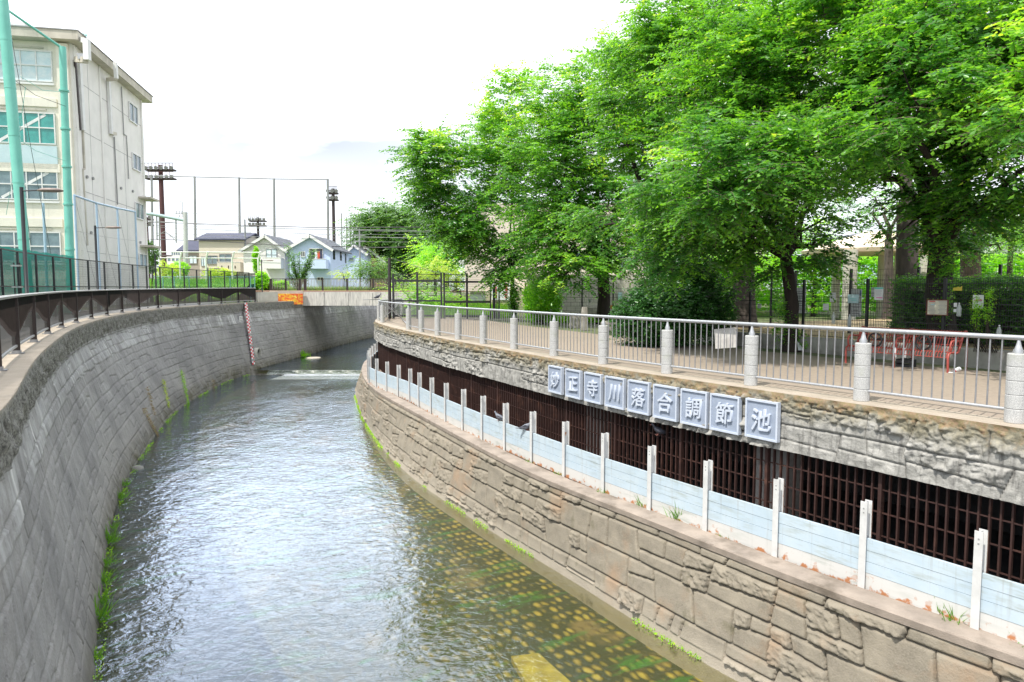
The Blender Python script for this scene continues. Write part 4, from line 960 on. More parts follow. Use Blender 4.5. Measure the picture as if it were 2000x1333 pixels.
# green field fence
GF = thing('field_fence', 'low green mesh fence with teal posts at the edge of the grass bank', 'fence', (PD(320, 560, 60).x, 60, 5.2))
gx = [318, 340, 369, 409, 449, 477, 489, 497]
for px in gx: a = PD(px, 541, 60); MB().tube([(a.x, a.y, 5.2), a], .045, 6).build('post', M_teal_lt, GF)
for py in (541, 566): MB().tube([PD(300, py, 60), PD(497, py, 60)], .035, 6).build('rail', M_teal_lt, GF)
mb = MB(); mb.quad(PD(300, 568, 60), PD(497, 568, 60), PD(497, 541, 60), PD(300, 541, 60)); mb.build('mesh', net_mat('field_mesh', (.15,.4,.33), .25), GF)
# grass bank, grey board wall behind it
mb = MB(); xs = np.linspace(-46, -24.5, 60); rr = [(60.5, 5.2), (62, 6.0), (64, 6.7), (67, 6.95), (72, 7.0), (76, 5.2)]
for (ya, za), (yb, zb) in zip(rr[:-1], rr[1:]): mb.strip([(x, ya, za+.1*math.sin(x*2+ya)) for x in xs], [(x, yb, zb+.1*math.sin(x*2+yb)) for x in xs], True)
tagit(mb.build('grass_bank', mat('bank_grass', (.16,.36,.04), (.24,.44,.06), 1.5, .95, .4, 12)), kind='structure')
mb = MB(); a, b = PD(425, 534, 77), PD(513, 534, 77); mb.box(((a.x+b.x)/2, 77, (a.z+5.2)/2), (b.x-a.x, .12, a.z-5.2)); 
for i in range(14): mb.box((a.x+(b.x-a.x)*(i+.5)/14, 76.92, (a.z+5.2)/2), (.10, .06, a.z-5.2-.04))
tagit(mb.build('board_wall', mat('board_grey', (.16,.155,.15), (.13,.125,.12), .8, .8)), 'low dark grey panel wall behind the grass bank', 'wall')
# ---------------------------------------------------------------- houses
M_navy = wall_tiles('navy_slate', (.055,.06,.10), (.075,.08,.125), .9, .18, .01); M_slate = wall_tiles('grey_slate', (.10,.11,.13), (.135,.145,.17), .9, .2, .01)
M_hw = plaster('house_white', (.80,.79,.76), .94, .1); M_hb = plaster('house_blue', (.55,.66,.86), .95, .08); M_hb2 = plaster('house_pale_blue', (.58,.70,.86), .95, .08)
M_hc = plaster('house_cream', (.66,.60,.50), .93, .12); M_hor = wall_tiles('brick_orange', (.60,.30,.18), (.68,.36,.24), .3, .1, .012); M_htr = plaster('house_taupe', (.40,.36,.31))
def P2(px, py, d): q = PD(px, py, d); return q.x, q.z
def house(label, d, x0, x1, ye, xa, ya, depth, mw, mr, side=None, hip=False, base=5.2, over=.45):
    X0, Ze = P2(x0, ye, d); X1, _ = P2(x1, ye, d); Xa, Za = P2(xa, ya, d)
    o = thing('house', label, 'house', ((X0+X1)/2, d, base), 0, 'houses beyond the bridge')
    mb = MB(); mb.box(((X0+X1)/2, d+depth/2, (base+Ze)/2), (X1-X0, depth, Ze-base))
    n = len(mb.v); sl_l = (Za-Ze)/(Xa-X0); 
    mb.add([(X0, d, Ze), (X1, d, Ze), (Xa, d, Za-.05), (X0, d+depth, Ze), (X1, d+depth, Ze), (Xa, d+depth, Za-.05)], [(0, 1, 2), (5, 4, 3)])
    mb.build('wall', mw, o)
    rf = MB()
    for sgn, Xe in ((-1, X0), (1, X1)):
        dx = Xe-Xa; dz = Ze-Za; k = (abs(dx)+over)/abs(dx); Xo, Zo = Xa+dx*k, Za+dz*k; tk = .16
        a = [(Xa, d-over, Za+tk), (Xo, d-over, Zo+tk), (Xo, d-over, Zo), (Xa, d-over, Za)]; b_ = [(x, d+depth+over, z) for x, _, z in a]
        rf.add(a+b_, [(3, 2, 1, 0), (4, 5, 6, 7), (0, 1, 5, 4), (1, 2, 6, 5), (2, 3, 7, 6), (3, 0, 4, 7)])
    r_ = rf.build('roof', mr, o)
    bd = MB()
    for Xe in (X0, X1):
        dx = Xe-Xa; dz = Ze-Za; k = (abs(dx)+over)/abs(dx); bd.beam((Xa, d-over-.04, Za-.05), (Xa+dx*k, d-over-.04, Za+dz*k-.05), .06, .30)
    bd.build('bargeboard', M_white if mw is not M_htr else M_white, r_)
    return o, (X0, X1, Ze, Xa, Za)
def win(o, d, x0, x1, y0, y1, m=None, name='window', nm=1):
    X0, Z1 = P2(x0, y0, d); X1, Z0 = P2(x1, y1, d); g = MB().box(((X0+X1)/2, d-.03, (Z0+Z1)/2), (X1-X0, .06, Z1-Z0)).build(name, m or M_glass, o)
    mb = MB(); t_ = .07
    for z in (Z0, Z1): mb.box(((X0+X1)/2, d-.07, z), (X1-X0+t_, .08, t_))
    for i in range(nm+2): mb.box((X0+(X1-X0)*i/(nm+1), d-.072, (Z0+Z1)/2), (t_*.8, .08, Z1-Z0-t_))
    mb.build('frame', M_grey if m is not M_glass_dk else M_white, g); return g
def balcony(o, d, x0, x1, y0, y1, m, dep=1.2):
    X0, Z1 = P2(x0, y0, d-dep); X1, Z0 = P2(x1, y1, d-dep); mb = MB()
    mb.box(((X0+X1)/2, d-dep, (Z0+Z1)/2), (X1-X0, .12, Z1-Z0)); mb.box((X0+.06, d-dep/2+.03, (Z0+Z1)/2), (.12, dep-.06, Z1-Z0)); mb.box((X1-.06, d-dep/2+.03, (Z0+Z1)/2), (.12, dep-.06, Z1-Z0)); mb.box(((X0+X1)/2, d-dep/2+.03, Z0+.06), (X1-X0-.24, dep-.06, .12))
    b = mb.build('balcony', m, o); MB().box(((X0+X1)/2, d-dep, Z1+.03), (X1-X0+.06, .18, .06)).build('coping', M_white, b); return b
# long navy-roofed house (ridge parallel to the picture)
def longhouse(label, d, x0, x1, ye, yr, depth, mw, mr, base=5.2):
    X0, Ze = P2(x0, ye, d); X1, _ = P2(x1, ye, d); Zr = Ze+(P2(x0, yr, d+depth*.5)[1]-Ze)
    o = thing('house', label, 'house', ((X0+X1)/2, d, base), 0, 'houses beyond the bridge')
    mb = MB().box(((X0+X1)/2, d+depth/2, (base+Ze)/2), (X1-X0, depth, Ze-base)); ym = d+depth/2
    mb.add([(X1, d, Ze), (X1, d+depth, Ze), (X1, ym, Zr-.04), (X0, d, Ze), (X0, d+depth, Ze), (X0, ym, Zr-.04)], [(0, 1, 2), (5, 4, 3)]); mb.build('wall', mw, o)
    rf = MB(); ov = .4
    for ye_ in (d-ov, d+depth+ov):
        a = [(X0-ov, ye_, Ze+.02), (X1+ov, ye_, Ze+.02), (X1+ov, ym, Zr), (X0-ov, ym, Zr)]; rf.add(a+[(x, y, z+.16) for x, y, z in a], [(0, 1, 2, 3), (7, 6, 5, 4), (0, 4, 5, 1), (1, 5, 6, 2), (3, 7, 4, 0)])
    rf.build('roof', mr, o); return o
h = longhouse('small house with a navy roof behind the gantry post', 92, 353, 388, 492, 473, 6, M_htr, M_navy); win(h, 92, 370, 385, 500, 515, M_glass_lt)
h = longhouse('large cream house under a long navy roof', 88, 388, 476, 470, 458, 6.5, M_hc, M_navy); win(h, 88, 405, 425, 500, 516, M_glass); win(h, 88, 429, 452, 497, 512, M_glass); win(h, 88, 393, 402, 502, 520, M_glass_lt)
bl = balcony(h, 88, 424, 470, 513, 531, M_hc, 1.6)
for px in (433, 446, 459): X_, Z_ = P2(px, 522, 86.3); MB().box((X_, 86.32, Z_), (.1, .04, .35)).build('slot', M_brown, bl)
h = longhouse('low navy roof peeping out between the cream and white houses', 96, 478, 505, 478, 471, 6, M_htr, M_navy)
h, _ = house('white two-storey gabled house with a balcony', 85, 475, 556, 488, 519, 461, 8.5, M_hw, M_slate); win(h, 85, 520, 541, 487, 504, M_glass_lt, nm=1); win(h, 85, 497, 506, 492, 502, M_glass_dk); balcony(h, 85, 513, 549, 504, 525, M_hw); win(h, 85, 495, 505, 518, 530, M_paper)
h, g_ = house('pale blue two-storey gabled house with washing on its balcony', 83, 565, 645, 485, 607, 461, 9, M_hb, M_slate); win(h, 83, 604, 631, 486, 506, M_glass_dk, nm=1); win(h, 83, 588, 596, 492, 502, M_glass_dk); balcony(h, 83, 600, 637, 507, 525, M_hb); win(h, 83, 620, 632, 542, 548, M_glass_dk)
M_clothr = mat('washing_red', (.55,.08,.05)); M_clothb = mat('washing_dark', (.04,.05,.09)); M_clothw = mat('washing_white', (.7,.75,.8))
for i, (px, m_, lb_) in enumerate(((608, M_clothb, 'dark shirt drying at the left on the blue house balcony'), (622, M_clothr, 'red towel drying on the blue house balcony'), (627, M_clothb, 'dark trousers drying at the right on the blue house balcony'), (617, M_clothw, 'white towel drying on the blue house balcony'))):
    X_, Z_ = P2(px, 491, 82.3); mb = MB(); mb.add([(X_-.14, 82.3, Z_), (X_+.14, 82.3, Z_), (X_+.17, 82.28, Z_-.55), (X_+.12, 82.33, Z_-1.0), (X_-.13, 82.28, Z_-1.0), (X_-.17, 82.32, Z_-.5), (X_-.14, 82.34, Z_), (X_+.14, 82.34, Z_), (X_+.17, 82.32, Z_-.55), (X_+.12, 82.37, Z_-1.0), (X_-.13, 82.32, Z_-1.0), (X_-.17, 82.36, Z_-.5)], [(5, 4, 3, 2, 1, 0), (6, 7, 8, 9, 10, 11)]+[(k, (k+1) % 6, 6+(k+1) % 6, 6+k) for k in range(6)]); tagit(mb.build('laundry', m_), lb_, 'laundry', 'washing on the balcony')
# side windows of the blue house
for (y_, z_, w_) in ((84.6, PD(652, 498, 85).z, .9), (88.0, PD(665, 500, 88).z, .8), (90.5, PD(670, 505, 90).z, .6)): MB().box((g_[1]+.03, y_, z_), (.06, w_, 1.2)).build('window', M_glass_dk, h)
h2, _ = house('small pale blue gabled house next to the brick one', 96, 677, 713, 494, 692, 480, 7, M_hb2, M_slate); win(h2, 96, 683, 690, 505, 510, M_glass)
h3, _ = house('orange brick house with a stepped gable and chimney', 100, 700, 750, 510, 714, 482, 9, M_hor, mat('brown_tiles', (.30,.17,.12), (.36,.2,.15), 2)); win(h3, 100, 735, 742, 515, 526, M_glass_dk)
X_, Z_ = P2(731, 492, 101); MB().box((X_, 102, Z_-1), (1.4, 1.4, 3.2)).build('chimney', M_hor, h3)
# distant blocks
for px, w_, yt, d, lb_ in ((330, 40, 500, 240, 'hazy distant apartment block left of the gantry'), (775, 60, 532, 150, 'pale low building under the dark tree'), (345, 22, 489, 260, 'taller hazy tower block behind the pipe frames')):
    X0, Z1 = P2(px-w_/2, yt, d); X1, _ = P2(px+w_/2, yt, d); o = thing('apartment_block', lb_, 'apartment block', ((X0+X1)/2, d, 5), 0)
    MB().box(((X0+X1)/2, d+5, (Z1+5)/2), (X1-X0, 10, Z1-5)).build('wall', M_hw, o)
    for i in range(5):
        for j in range(2): MB().box((X0+(X1-X0)*(i+.5)/5, d-.05, Z1-1.2-2.6*j), ((X1-X0)/8, .1, 1.2)).build('window', M_glass, o)
# ================================================================ road bridge upstream
BD = CZ-.15; RBG = thing('road_bridge', 'pale concrete road bridge crossing the river upstream', 'bridge', (-14, 64, 4.6))
bx0, bx1 = PD(590, 590, 64).x, 12
MB().box(((bx0+bx1)/2, 64.2, (BD+PD(700, 597.5, 64).z)/2), (bx1-bx0, .5, BD-PD(700, 597.5, 64).z)).build('beam', M_conc_bridge, RBG)
for k in range(9):
    x_ = PD(632+k*47, 590, 63.9).x; MB().box((x_, 63.92, BD-.68), (.12, .07, 1.2)).build('beam_joint', M_conc_bridge, RBG)
MB().box(((bx0+bx1)/2-2, 67.4, BD-.35), (bx1-bx0+4, 5.6, .66)).build('deck', M_conc_bridge, RBG)
MB().box(((bx0+bx1)/2-2, 70.4, BD-.7), (bx1-bx0+4, .4, 1.4)).build('far_beam', M_conc_bridge, RBG)
MB().box(((bx0+bx1)/2-2.0, 64.15, BD+.06), (bx1-bx0+4.6, .42, .12)).build('kerb', mat('brick_kerb', (.45,.27,.20), (.38,.24,.18), 3, .9), RBG)
MB().box((bx0-2.2, 69, 4.6), (3.4, 9.5, 2.6)).build('left_abutment', M_conc_bridge, RBG)
MB().box((-5.9, 69, 3.4), (4, 9.5, 5.0)).build('right_abutment', M_conc_bridge, RBG)
BR = thing('bridge_railing', 'dark brown slatted railing along the near edge of the road bridge', 'railing', (PD(529, 570, 64).x, 64, BD+.1))
bpx = [529, 558, 586, 596, 630, 678, 729, 780, 835, 892]; RT_ = 1.12
for i, px in enumerate(bpx):
    x_ = PD(px, 560, 64.1).x; MB().box((x_, 64.12, BD+.1+RT_/2), (.16 if i not in (0, 3) else .22, .14, RT_)).build('post', M_brown, BR)
xa_, xb_ = PD(529, 560, 64.1).x, PD(892, 560, 64.1).x
for z_ in (.14, RT_-.03): MB().box(((xa_+xb_)/2, 64.12, BD+.1+z_), (xb_-xa_, .09, .06)).build('rail', M_brown, BR)
M_slatl = mat('bridge_slat', (.30,.27,.23), (.24,.21,.18), 4, .6)
for a, b in zip(bpx[:-1], bpx[1:]):
    x0, x1 = PD(a, 560, 64.1).x+.1, PD(b, 560, 64.1).x-.1; n = max(3, int((x1-x0)/.135)); mb = MB()
    for i in range(n):
        x_ = x0+(x1-x0)*(i+.5)/n; mb.box((x_, 64.12, BD+.1+RT_/2-.02), (.028, .06, RT_-.14))
    o = mb.build('slats', M_slatl, BR)
# bank pieces between the railing end and the bridge
a, b = PD(500, 571, 57.5), PD(540, 571, 60); mb = MB(); mb.beam((a.x, a.y, (a.z+lz(57))/2), (b.x, b.y, (a.z+lz(57))/2), .3, a.z-lz(57)); tagit(mb.build('low_wall', M_conc_lt), 'pale concrete parapet between the railing end and the painted wall', 'wall')
a, b = PD(538, 574, 61.5), PD(591, 574, 62.5); M_graf = NT('graffiti_paint')
_t = M_graf; _o = _t.node('ShaderNodeTexCoord').outputs['Object']; _c = _t.mix(_t.rng(_t.noise(_t.mapping(_o, (1.3, 1, 2.2)), 2.6, 3, .5, 1.2), .46, .52), (.80,.42,.03), (.75,.12,.03)); _c = _t.mix(_t.rng(_t.noise(_o, 4.5, 2), .6, .64), _c, (.85,.68,.12)); _t.l(_c, _t.b.inputs['Base Color'])
mb = MB(); mb.beam((a.x, a.y, (a.z+4.9)/2), (b.x, b.y, (a.z+4.9)/2), .3, a.z-4.9); tagit(mb.build('graffiti_wall', M_graf.m), 'low wall covered in orange, red and yellow spray paint beside the bridge', 'wall')
a, b = PD(527, 568, 63.4), PD(592, 568, 63.6); mb = MB(); mb.beam((a.x, a.y, 5.9), (b.x, b.y, 5.9), .3, .5); tagit(mb.build('upper_parapet', mat('pink_concrete', (.50,.42,.36), (.42,.35,.30), 2)), 'pinkish concrete edge above the spray-painted wall', 'wall')
# gauge board on the left wall, its sign, the outlet pipe
def left_face(px, py, guess=53., off=.06):
    """point on the left wall's face seen at this pixel"""
    best = None
    for a_ in np.arange(arc(LT)[-1]*.3, arc(LT)[-1]*.95, .15):
        p, t = at_arc(LT, a_); n_ = np.array([t[1], -t[0]]); top = lz(p[1]); fo = nearest_pt(LB, p); dr = top-(W2 if p[1] > 50 else 0)
        for f_ in np.linspace(0, 1.02, 40):
            q = p+(fo-p)*max(0, (f_*dr-.69)/(dr-.69))+n_*(off if f_ > .15 else .2); z_ = top-f_*dr
            X_, Y_ = proj((q[0], q[1], z_)); e = (X_-px)**2+(Y_-py)**2
            if best is None or e < best[0]: best = (e, Vector((q[0], q[1], z_)), t)
    return best[1], best[2]
LBd = resample(LB, .1)
def nearest_pt(c, p): return LBd[np.argmin(((LBd-p)**2).sum(1))]
ga0, gt_ = left_face(480.5, 593, off=.12); ga1, _ = left_face(496, 712, off=.10)
GB = thing('water_gauge', 'red and white chequered water level gauge on the left wall', 'water gauge', tuple(ga1))
M_rg = mat('gauge_red', (.70,.05,.07)); t3 = Vector((gt_[0], gt_[1], 0)); nseg = 36; mbw = MB(); mbr = MB()
for i in range(nseg):
    c0 = ga0.lerp(ga1, i/nseg); c1 = ga0.lerp(ga1, (i+1)/nseg)
    for k, s_ in ((0, -1), (1, 1)):
        mm = mbr if (i+k) % 2 else mbw; o_ = t3*(s_*.12); d_ = t3*.12; nn_ = Vector((t3.y, -t3.x, 0))*.03
        mm.add([c0+o_-d_, c0+o_+d_, c1+o_+d_, c1+o_-d_, c0+o_-d_-nn_, c0+o_+d_-nn_, c1+o_+d_-nn_, c1+o_-d_-nn_], [(0, 1, 2, 3), (7, 6, 5, 4), (0, 4, 5, 1), (1, 5, 6, 2), (2, 6, 7, 3), (3, 7, 4, 0)])
mbw.build('white_marks', M_white, GB); mbr.build('red_marks', M_rg, GB)
for f_ in (.52, .70, .93): c0 = ga0.lerp(ga1, f_)-t3*.3; MB().beam(c0, c0+t3*.5, .08, .16).build('bracket', M_steel, GB)
q, t = left_face(469.5, 622, off=.08); o = thing('gauge_sign', 'small white notice with faint lettering left of the water gauge', 'sign', tuple(q)); tt = Vector((t[0], t[1], 0))
MB().beam(q-tt*.3, q+tt*.3, .04, .42).build('panel', M_white, o); nn_ = Vector((t[1], -t[0], 0))
for z_ in (.12, 0, -.12): MB().beam(q-tt*.22+nn_*.03+Vector((0, 0, z_)), q+tt*.2+nn_*.03+Vector((0, 0, z_)), .02, .04).build('text_line', M_grey, o)
q, t = left_face(504.5, 690, off=.0); t3 = Vector((t[0], t[1], 0)); nn_ = Vector((t[1], -t[0], 0))
PO = thing('outlet_pipe', 'round drain outlet with a pale rim in the left wall beside the gauge', 'drain outlet', tuple(q))
r_ = .47; n = 24; mb = MB(); ring = lambda rr_, off: [q+nn_*off+t3*(rr_*math.cos(2*math.pi*k/n))+Vector((0, 0, rr_*math.sin(2*math.pi*k/n))) for k in range(n)]
vs = ring(r_, -.3)+ring(r_, .10)+ring(r_*.86, .10)+ring(r_*.86, -.3); mb.add(vs, [(i*n+k, i*n+(k+1) % n, (i+1)*n+(k+1) % n, (i+1)*n+k) for i in range(3) for k in range(n)], True); mb.build('pipe_rim', M_conc_lt, PO)
MB().add(ring(r_*.86, -.02), [tuple(range(n))]).build('opening_shade', M_black, PO)  # black disc across the pipe mouth, standing in for the shade inside
# ================================================================ right bank: bench, park fence, notices, gate, building
def tubes(paths, r, n=6):
    mb = MB()
    for p in paths: mb.tube(p, r, n)
    return mb
b0, b1 = PL(1651, 710, PR), PL(1850, 729, PR); u = (b1-b0).normalized(); bl_ = (b1-b0).length; thb = math.atan2(u.y, u.x)
BN = thing('park_bench', 'red steel wire bench with three arm rests facing the river', 'bench', (b0.x, b0.y, PR), thb)   # X along the bench, Y away from the river
Lb = bl_; prof = [(-.01, .33), (0, .39), (.04, .43), (.12, .44), (.28, .415), (.40, .41), (.46, .44), (.52, .56), (.58, .70), (.63, .80), (.68, .85), (.74, .86), (.79, .82), (.81, .75)]
mb = MB(); nr_ = 38
for i in range(nr_+1):
    x = .03+(Lb-.06)*i/nr_; mb.tube([(x, y, z) for y, z in prof[:7]], .009, 5)
for y, z in (prof[0], prof[3], prof[5]): mb.tube([(.02, y, z-.008), (Lb-.02, y, z-.008)], .010, 6)
mb.build('seat', M_red, BN, world=False)
mb = MB()
for i in range(nr_+1):
    x = .03+(Lb-.06)*i/nr_; mb.tube([(x, y, z) for y, z in prof[6:]], .009, 5)
for y, z in (prof[7], prof[8], prof[10], prof[13]): mb.tube([(.02, y+.008, z), (Lb-.02, y+.008, z)], .010, 6)
mb.build('backrest', M_red, BN, world=False)
for x in (0, Lb/2, Lb):
    MB().tube([(x, .02, 0), (x, .0, .30), (x, .02, .39), (x, .10, .425), (x, .35, .40), (x, .44, .43), (x, .52, .58), (x, .62, .80), (x, .68, .86), (x, .75, .86), (x, .80, .78), (x, .80, 0)], .024, 8).build('side_frame', M_red, BN, world=False)
    MB().tube([(x, .13, .42), (x, .09, .48), (x, .08, .58), (x, .12, .66), (x, .22, .68), (x, .42, .66), (x, .56, .66)], .021, 8).build('armrest', M_red, BN, world=False)
for x in (Lb*.27, Lb*.74):
    mb = MB(); n = 20; mb.tube([(x+.155*math.cos(2*math.pi*k/n), .16, .60+.155*math.sin(2*math.pi*k/n)) for k in range(n+1)], .020, 6, False)
    for k in range(3): a = 2*math.pi*k/3+.4; mb.tube([(x, .17, .60), (x+.15*math.cos(a), .16, .60+.15*math.sin(a))], .018, 5)
    mb.tube([(x, .17, .60), (x, .50, .60)], .018, 6); mb.build('seat_divider', M_black, BN, world=False)
def on_bench(x, y, z): return Matrix.Translation((b0.x, b0.y, PR)) @ Matrix.Rotation(thb, 4, 'Z') @ Vector((x, y, z))
for i, (x, lb_) in enumerate(((Lb*.5, 'white rag tied round the foot of the middle arm rest of the red bench'), (Lb*.57, 'white rag scrap right of the middle arm rest on the red bench'))):
    q = on_bench(x, .02+.1*i, .36); mb = MB(); mb.tube([q+Vector((0, 0, .1)), q+Vector((.01, -.01, 0)), q+Vector((.03, -.02, -.12))], [.03, .04, .02], 7); tagit(mb.build('rag', M_paper), lb_, 'rag', 'white rags on the bench')
q = on_bench(Lb*.52, .45, 0); o = thing('crate', 'small dark plastic crate on the ground under the red bench', 'crate', tuple(q), thb)
mb = MB(); 
for s_ in (-1, 1): mb.box((s_*.16, 0, .09), (.02, .24, .18)); mb.box((0, s_*.12, .13), (.30, .02, .07)); mb.box((0, s_*.12, .03), (.30, .02, .05))
mb.box((0, 0, .012), (.30, .22, .02)); mb.build('body', M_black, o, world=False)
for x_ in (-.06, .06): MB().box((x_, 0, .19), (.05, .2, .02)).build('lid_slat', M_black, o, world=False)
q = PL(1868, 727, PR); o = thing('drink_can', 'white and red drink can lying tilted beside the right bench leg', 'can', (q.x, q.y, PR+.045), R(30)); o.rotation_euler = (R(60), 0, R(30))
MB().lathe((0, 0, -.085), [(.03, 0), (.042, .012), (.042, .15), (.034, .17)], 14).build('body', M_paper, o, world=False); MB().lathe((0, 0, -.05), [(.0425, 0), (.0425, .05)], 14).build('red_band', M_rg, o, world=False)
q = PL(1856, 729, PR); tagit(MB().lathe((q.x, q.y, PR+.006), [(.05, 0), (.06, .008), (.05, .016)], 12).build('bottle_lid', M_paper), 'flat white lid on the ground left of the drink can', 'lid')
# kerb and fence of the park
k0, k1 = PL(1958, 720, PR), PL(1583, 686, PR); kd = (k1-k0).normalized()
kA = k0-kd*9; kB = k0+kd*9.5; kt = [(kA.x, kA.y), (k0.x, k0.y), (k1.x, k1.y), (kB.x, kB.y), (kB.x+.2, kB.y+4)]
KC = curve(kt, .4, 14); kn = offset(KC, -.12)
mb = MB(); sweep(mb, KC, [(0, PR-.1), (0, PR+.38), (-.02, PR+.40), (-.22, PR+.40), (-.24, PR+.38), (-.24, PR-.1)]); tagit(mb.build('kerb_wall', M_conc), 'low concrete kerb wall under the black park fence', 'kerb')
mb = MB(); mb.strip([(x, y, PR+.35) for x, y in offset(KC, -.2)], [(x+60, y+30, PR+.45) for x, y in offset(KC, -.2)]); tagit(mb.build('park_soil', M_soil), kind='structure')
PF = thing('park_fence', 'black welded mesh fence standing on the kerb behind the red bench', 'fence', (k0.x, k0.y, PR+.4))
FT_ = CZ+.30; ka = arc(kn)[-1]; pos = np.arange(.4, ka, 2.0); zb = PR+.40
for a_ in pos: p, t = at_arc(kn, a_); MB().box((p[0], p[1], (zb+FT_)/2), (.06, .06, FT_-zb), math.atan2(t[1], t[0])).build('post', M_black, PF)
for a0, a1 in zip(pos[:-1], pos[1:]):
    p, q = at_arc(kn, a0)[0], at_arc(kn, a1)[0]; n_ = Vector((-(q-p)[1], (q-p)[0], 0)).normalized(); mb = MB()
    for i in range(1, 40): w_ = p+(q-p)*i/40; mb.beam((w_[0], w_[1], zb+.05), (w_[0], w_[1], FT_-.02), .0062, .0062, (0, 1, 0))
    for i in range(14):
        h_ = zb+.05+(FT_-zb-.07)*i/13; d_ = n_*(.02 if i % 4 == 0 else 0); mb.beam(Vector((p[0], p[1], h_))+d_, Vector((q[0], q[1], h_))+d_, .008, .008 if i % 4 else .016)
    mb.build('wire_mesh', M_meshw, PF)
# second, rear fence of the small dog run
rn = offset(KC, -3.4)[10:70]; RF = thing('rear_fence', 'second black mesh fence a few metres inside the park', 'fence', (float(rn[0, 0]), float(rn[0, 1]), PR+.4)); pos2 = np.arange(.2, arc(rn)[-1], 2.2)
for a_ in pos2: p, t = at_arc(rn, a_); MB().box((p[0], p[1], PR+1.4), (.07, .07, 2.1), math.atan2(t[1], t[0])).build('post', M_black, RF)
for a0, a1 in zip(pos2[:-1], pos2[1:]):
    p, q = at_arc(rn, a0)[0], at_arc(rn, a1)[0]; mb = MB()
    for i in range(1, 24): w_ = p+(q-p)*i/24; mb.beam((w_[0], w_[1], PR+.45), (w_[0], w_[1], PR+2.4), .005, .005, (0, 1, 0))
    for i in range(12): h_ = PR+.5+1.9*i/11; mb.beam((p[0], p[1], h_), (q[0], q[1], h_), .008, .008)
    mb.build('wire_mesh', M_meshw, RF)
# notices
M_pink = mat('notice_pink', (.80,.10,.42)); M_cyan = mat('notice_cyan', (.20,.68,.66)); M_cream = mat('notice_cream', (.74,.71,.58)); M_frame = mat('notice_frame', (.20,.08,.06)); M_txt = mat('notice_text', (.33,.34,.38)); M_lb = mat('notice_pale_blue', (.52,.72,.78)); M_yel = mat('notice_yellow', (.62,.52,.08)); M_bl = mat('notice_blue', (.10,.2,.6))
def notice(px, py, wpx, hpx, label, m, crv=None, off=.06, deco=(), frame=None, group=None):
    c_ = offset(KC, -.12+off) if crv is None else crv
    a_ = arc_at_px(c_, px, PD(px, py, 17).z); p, t = at_arc(c_, a_); d = p[1]; q = PD(px, py, d); th_ = math.atan2(-t[1], -t[0])
    T = Vector((t[0], t[1])); x0, _ = proj((p[0]-T.x*.2, p[1]-T.y*.2, q.z)); x1, _ = proj((p[0]+T.x*.2, p[1]+T.y*.2, q.z)); W_ = wpx/abs(x1-x0)*.4; H_ = hpx*d/F
    o = thing('notice', label, 'notice', (p[0], p[1], q.z), th_, group)
    th2 = th_
    MB().box((0, 0, 0), (W_, .012, H_)).build('board', m, o, world=False)
    for (fx, fz, fw, fh, mm) in deco: MB().box((fx*W_, -.009, fz*H_), (fw*W_, .006, fh*H_)).build('printed_mark', mm, o, world=False)
    if frame:
        mb = MB()
        for s_ in (-1, 1): mb.box((s_*W_/2, -.004, 0), (.022, .03, H_+.022)); mb.box((0, -.0045, s_*H_/2), (W_-.022, .029, .022))
        mb.build('frame', frame, o, world=False)
    return o
lines = lambda n, x=0, w_=.8, z0=.3, z1=-.38, m=None: [(x, z0+(z1-z0)*i/max(1, n-1), w_*(1-.15*(i % 3)), .025, m or M_txt) for i in range(n)]
RC2 = offset(KC, -.9)
notice(1560, 587, 27, 50, 'tall white notice board with blue, green and red marks at its left edge', M_paper, RC2, deco=[(-.44, .36, .08, .07, M_bl), (-.44, .12, .08, .06, M_bl), (-.44, 0, .08, .05, M_cyan), (-.44, -.16, .08, .05, M_rg)]+lines(8, .05, .6, .35, -.3))
notice(1627, 581, 11, 18, 'small white sheet with a grey heading left of the pale blue sign', M_paper, deco=lines(4))
notice(1613, 600, 11, 13, 'small square white sheet low on the fence, left of the others', M_paper, deco=lines(3))
notice(1672, 592, 20, 54, 'long white sheet partly behind the pale blue sign', M_paper, RC2, deco=[(.4, .35, .1, .2, M_bl)]+lines(7, 0, .7))
notice(1667, 584, 21, 17, 'pale blue plate with rounded lines on the fence post', M_lb, off=.11, deco=[(0, 0, .6, .06, M_cyan), (.1, -.2, .5, .05, M_cyan)])
notice(1708, 571, 13, 18, 'white sheet at the back of the pair with the teal heading', M_paper, off=-.05, deco=lines(3))
notice(1716, 574, 17, 25, 'white notice with a teal top stripe and a magenta line', M_paper, off=.07, deco=[(0, .42, .96, .12, M_cyan), (.1, -.32, .7, .06, M_pink)]+lines(3, 0, .7, .2, -.1))
notice(1831, 601, 40, 29, 'cream notice board in a dark red frame before the ivy-clad trunk', M_cream, off=.11, frame=M_frame, deco=lines(9, -.25, .36, .3, -.4)+lines(10, .25, .4, .4, -.4)+[(-.25, .40, .3, .05, M_rg), (-.22, .2, .2, .08, M_lb)])
notice(1911, 590, 21, 27, 'white notice with a pink stripe on the fence at right', M_paper, off=.09, deco=[(.02, .12, .75, .09, M_pink), (-.2, .33, .2, .05, M_txt)]+lines(3, 0, .6, 0, -.35, M_lb))
notice(1866, 596, 6, 8, 'tiny white card, upper of two beside the trunk', M_paper, off=.08); notice(1866, 607, 6, 6, 'tiny white card, lower of two beside the trunk', M_paper, off=.08)
notice(1483, 598, 7, 9, 'small white card deep inside the park, left of the leaning trunk', M_paper, RC2)
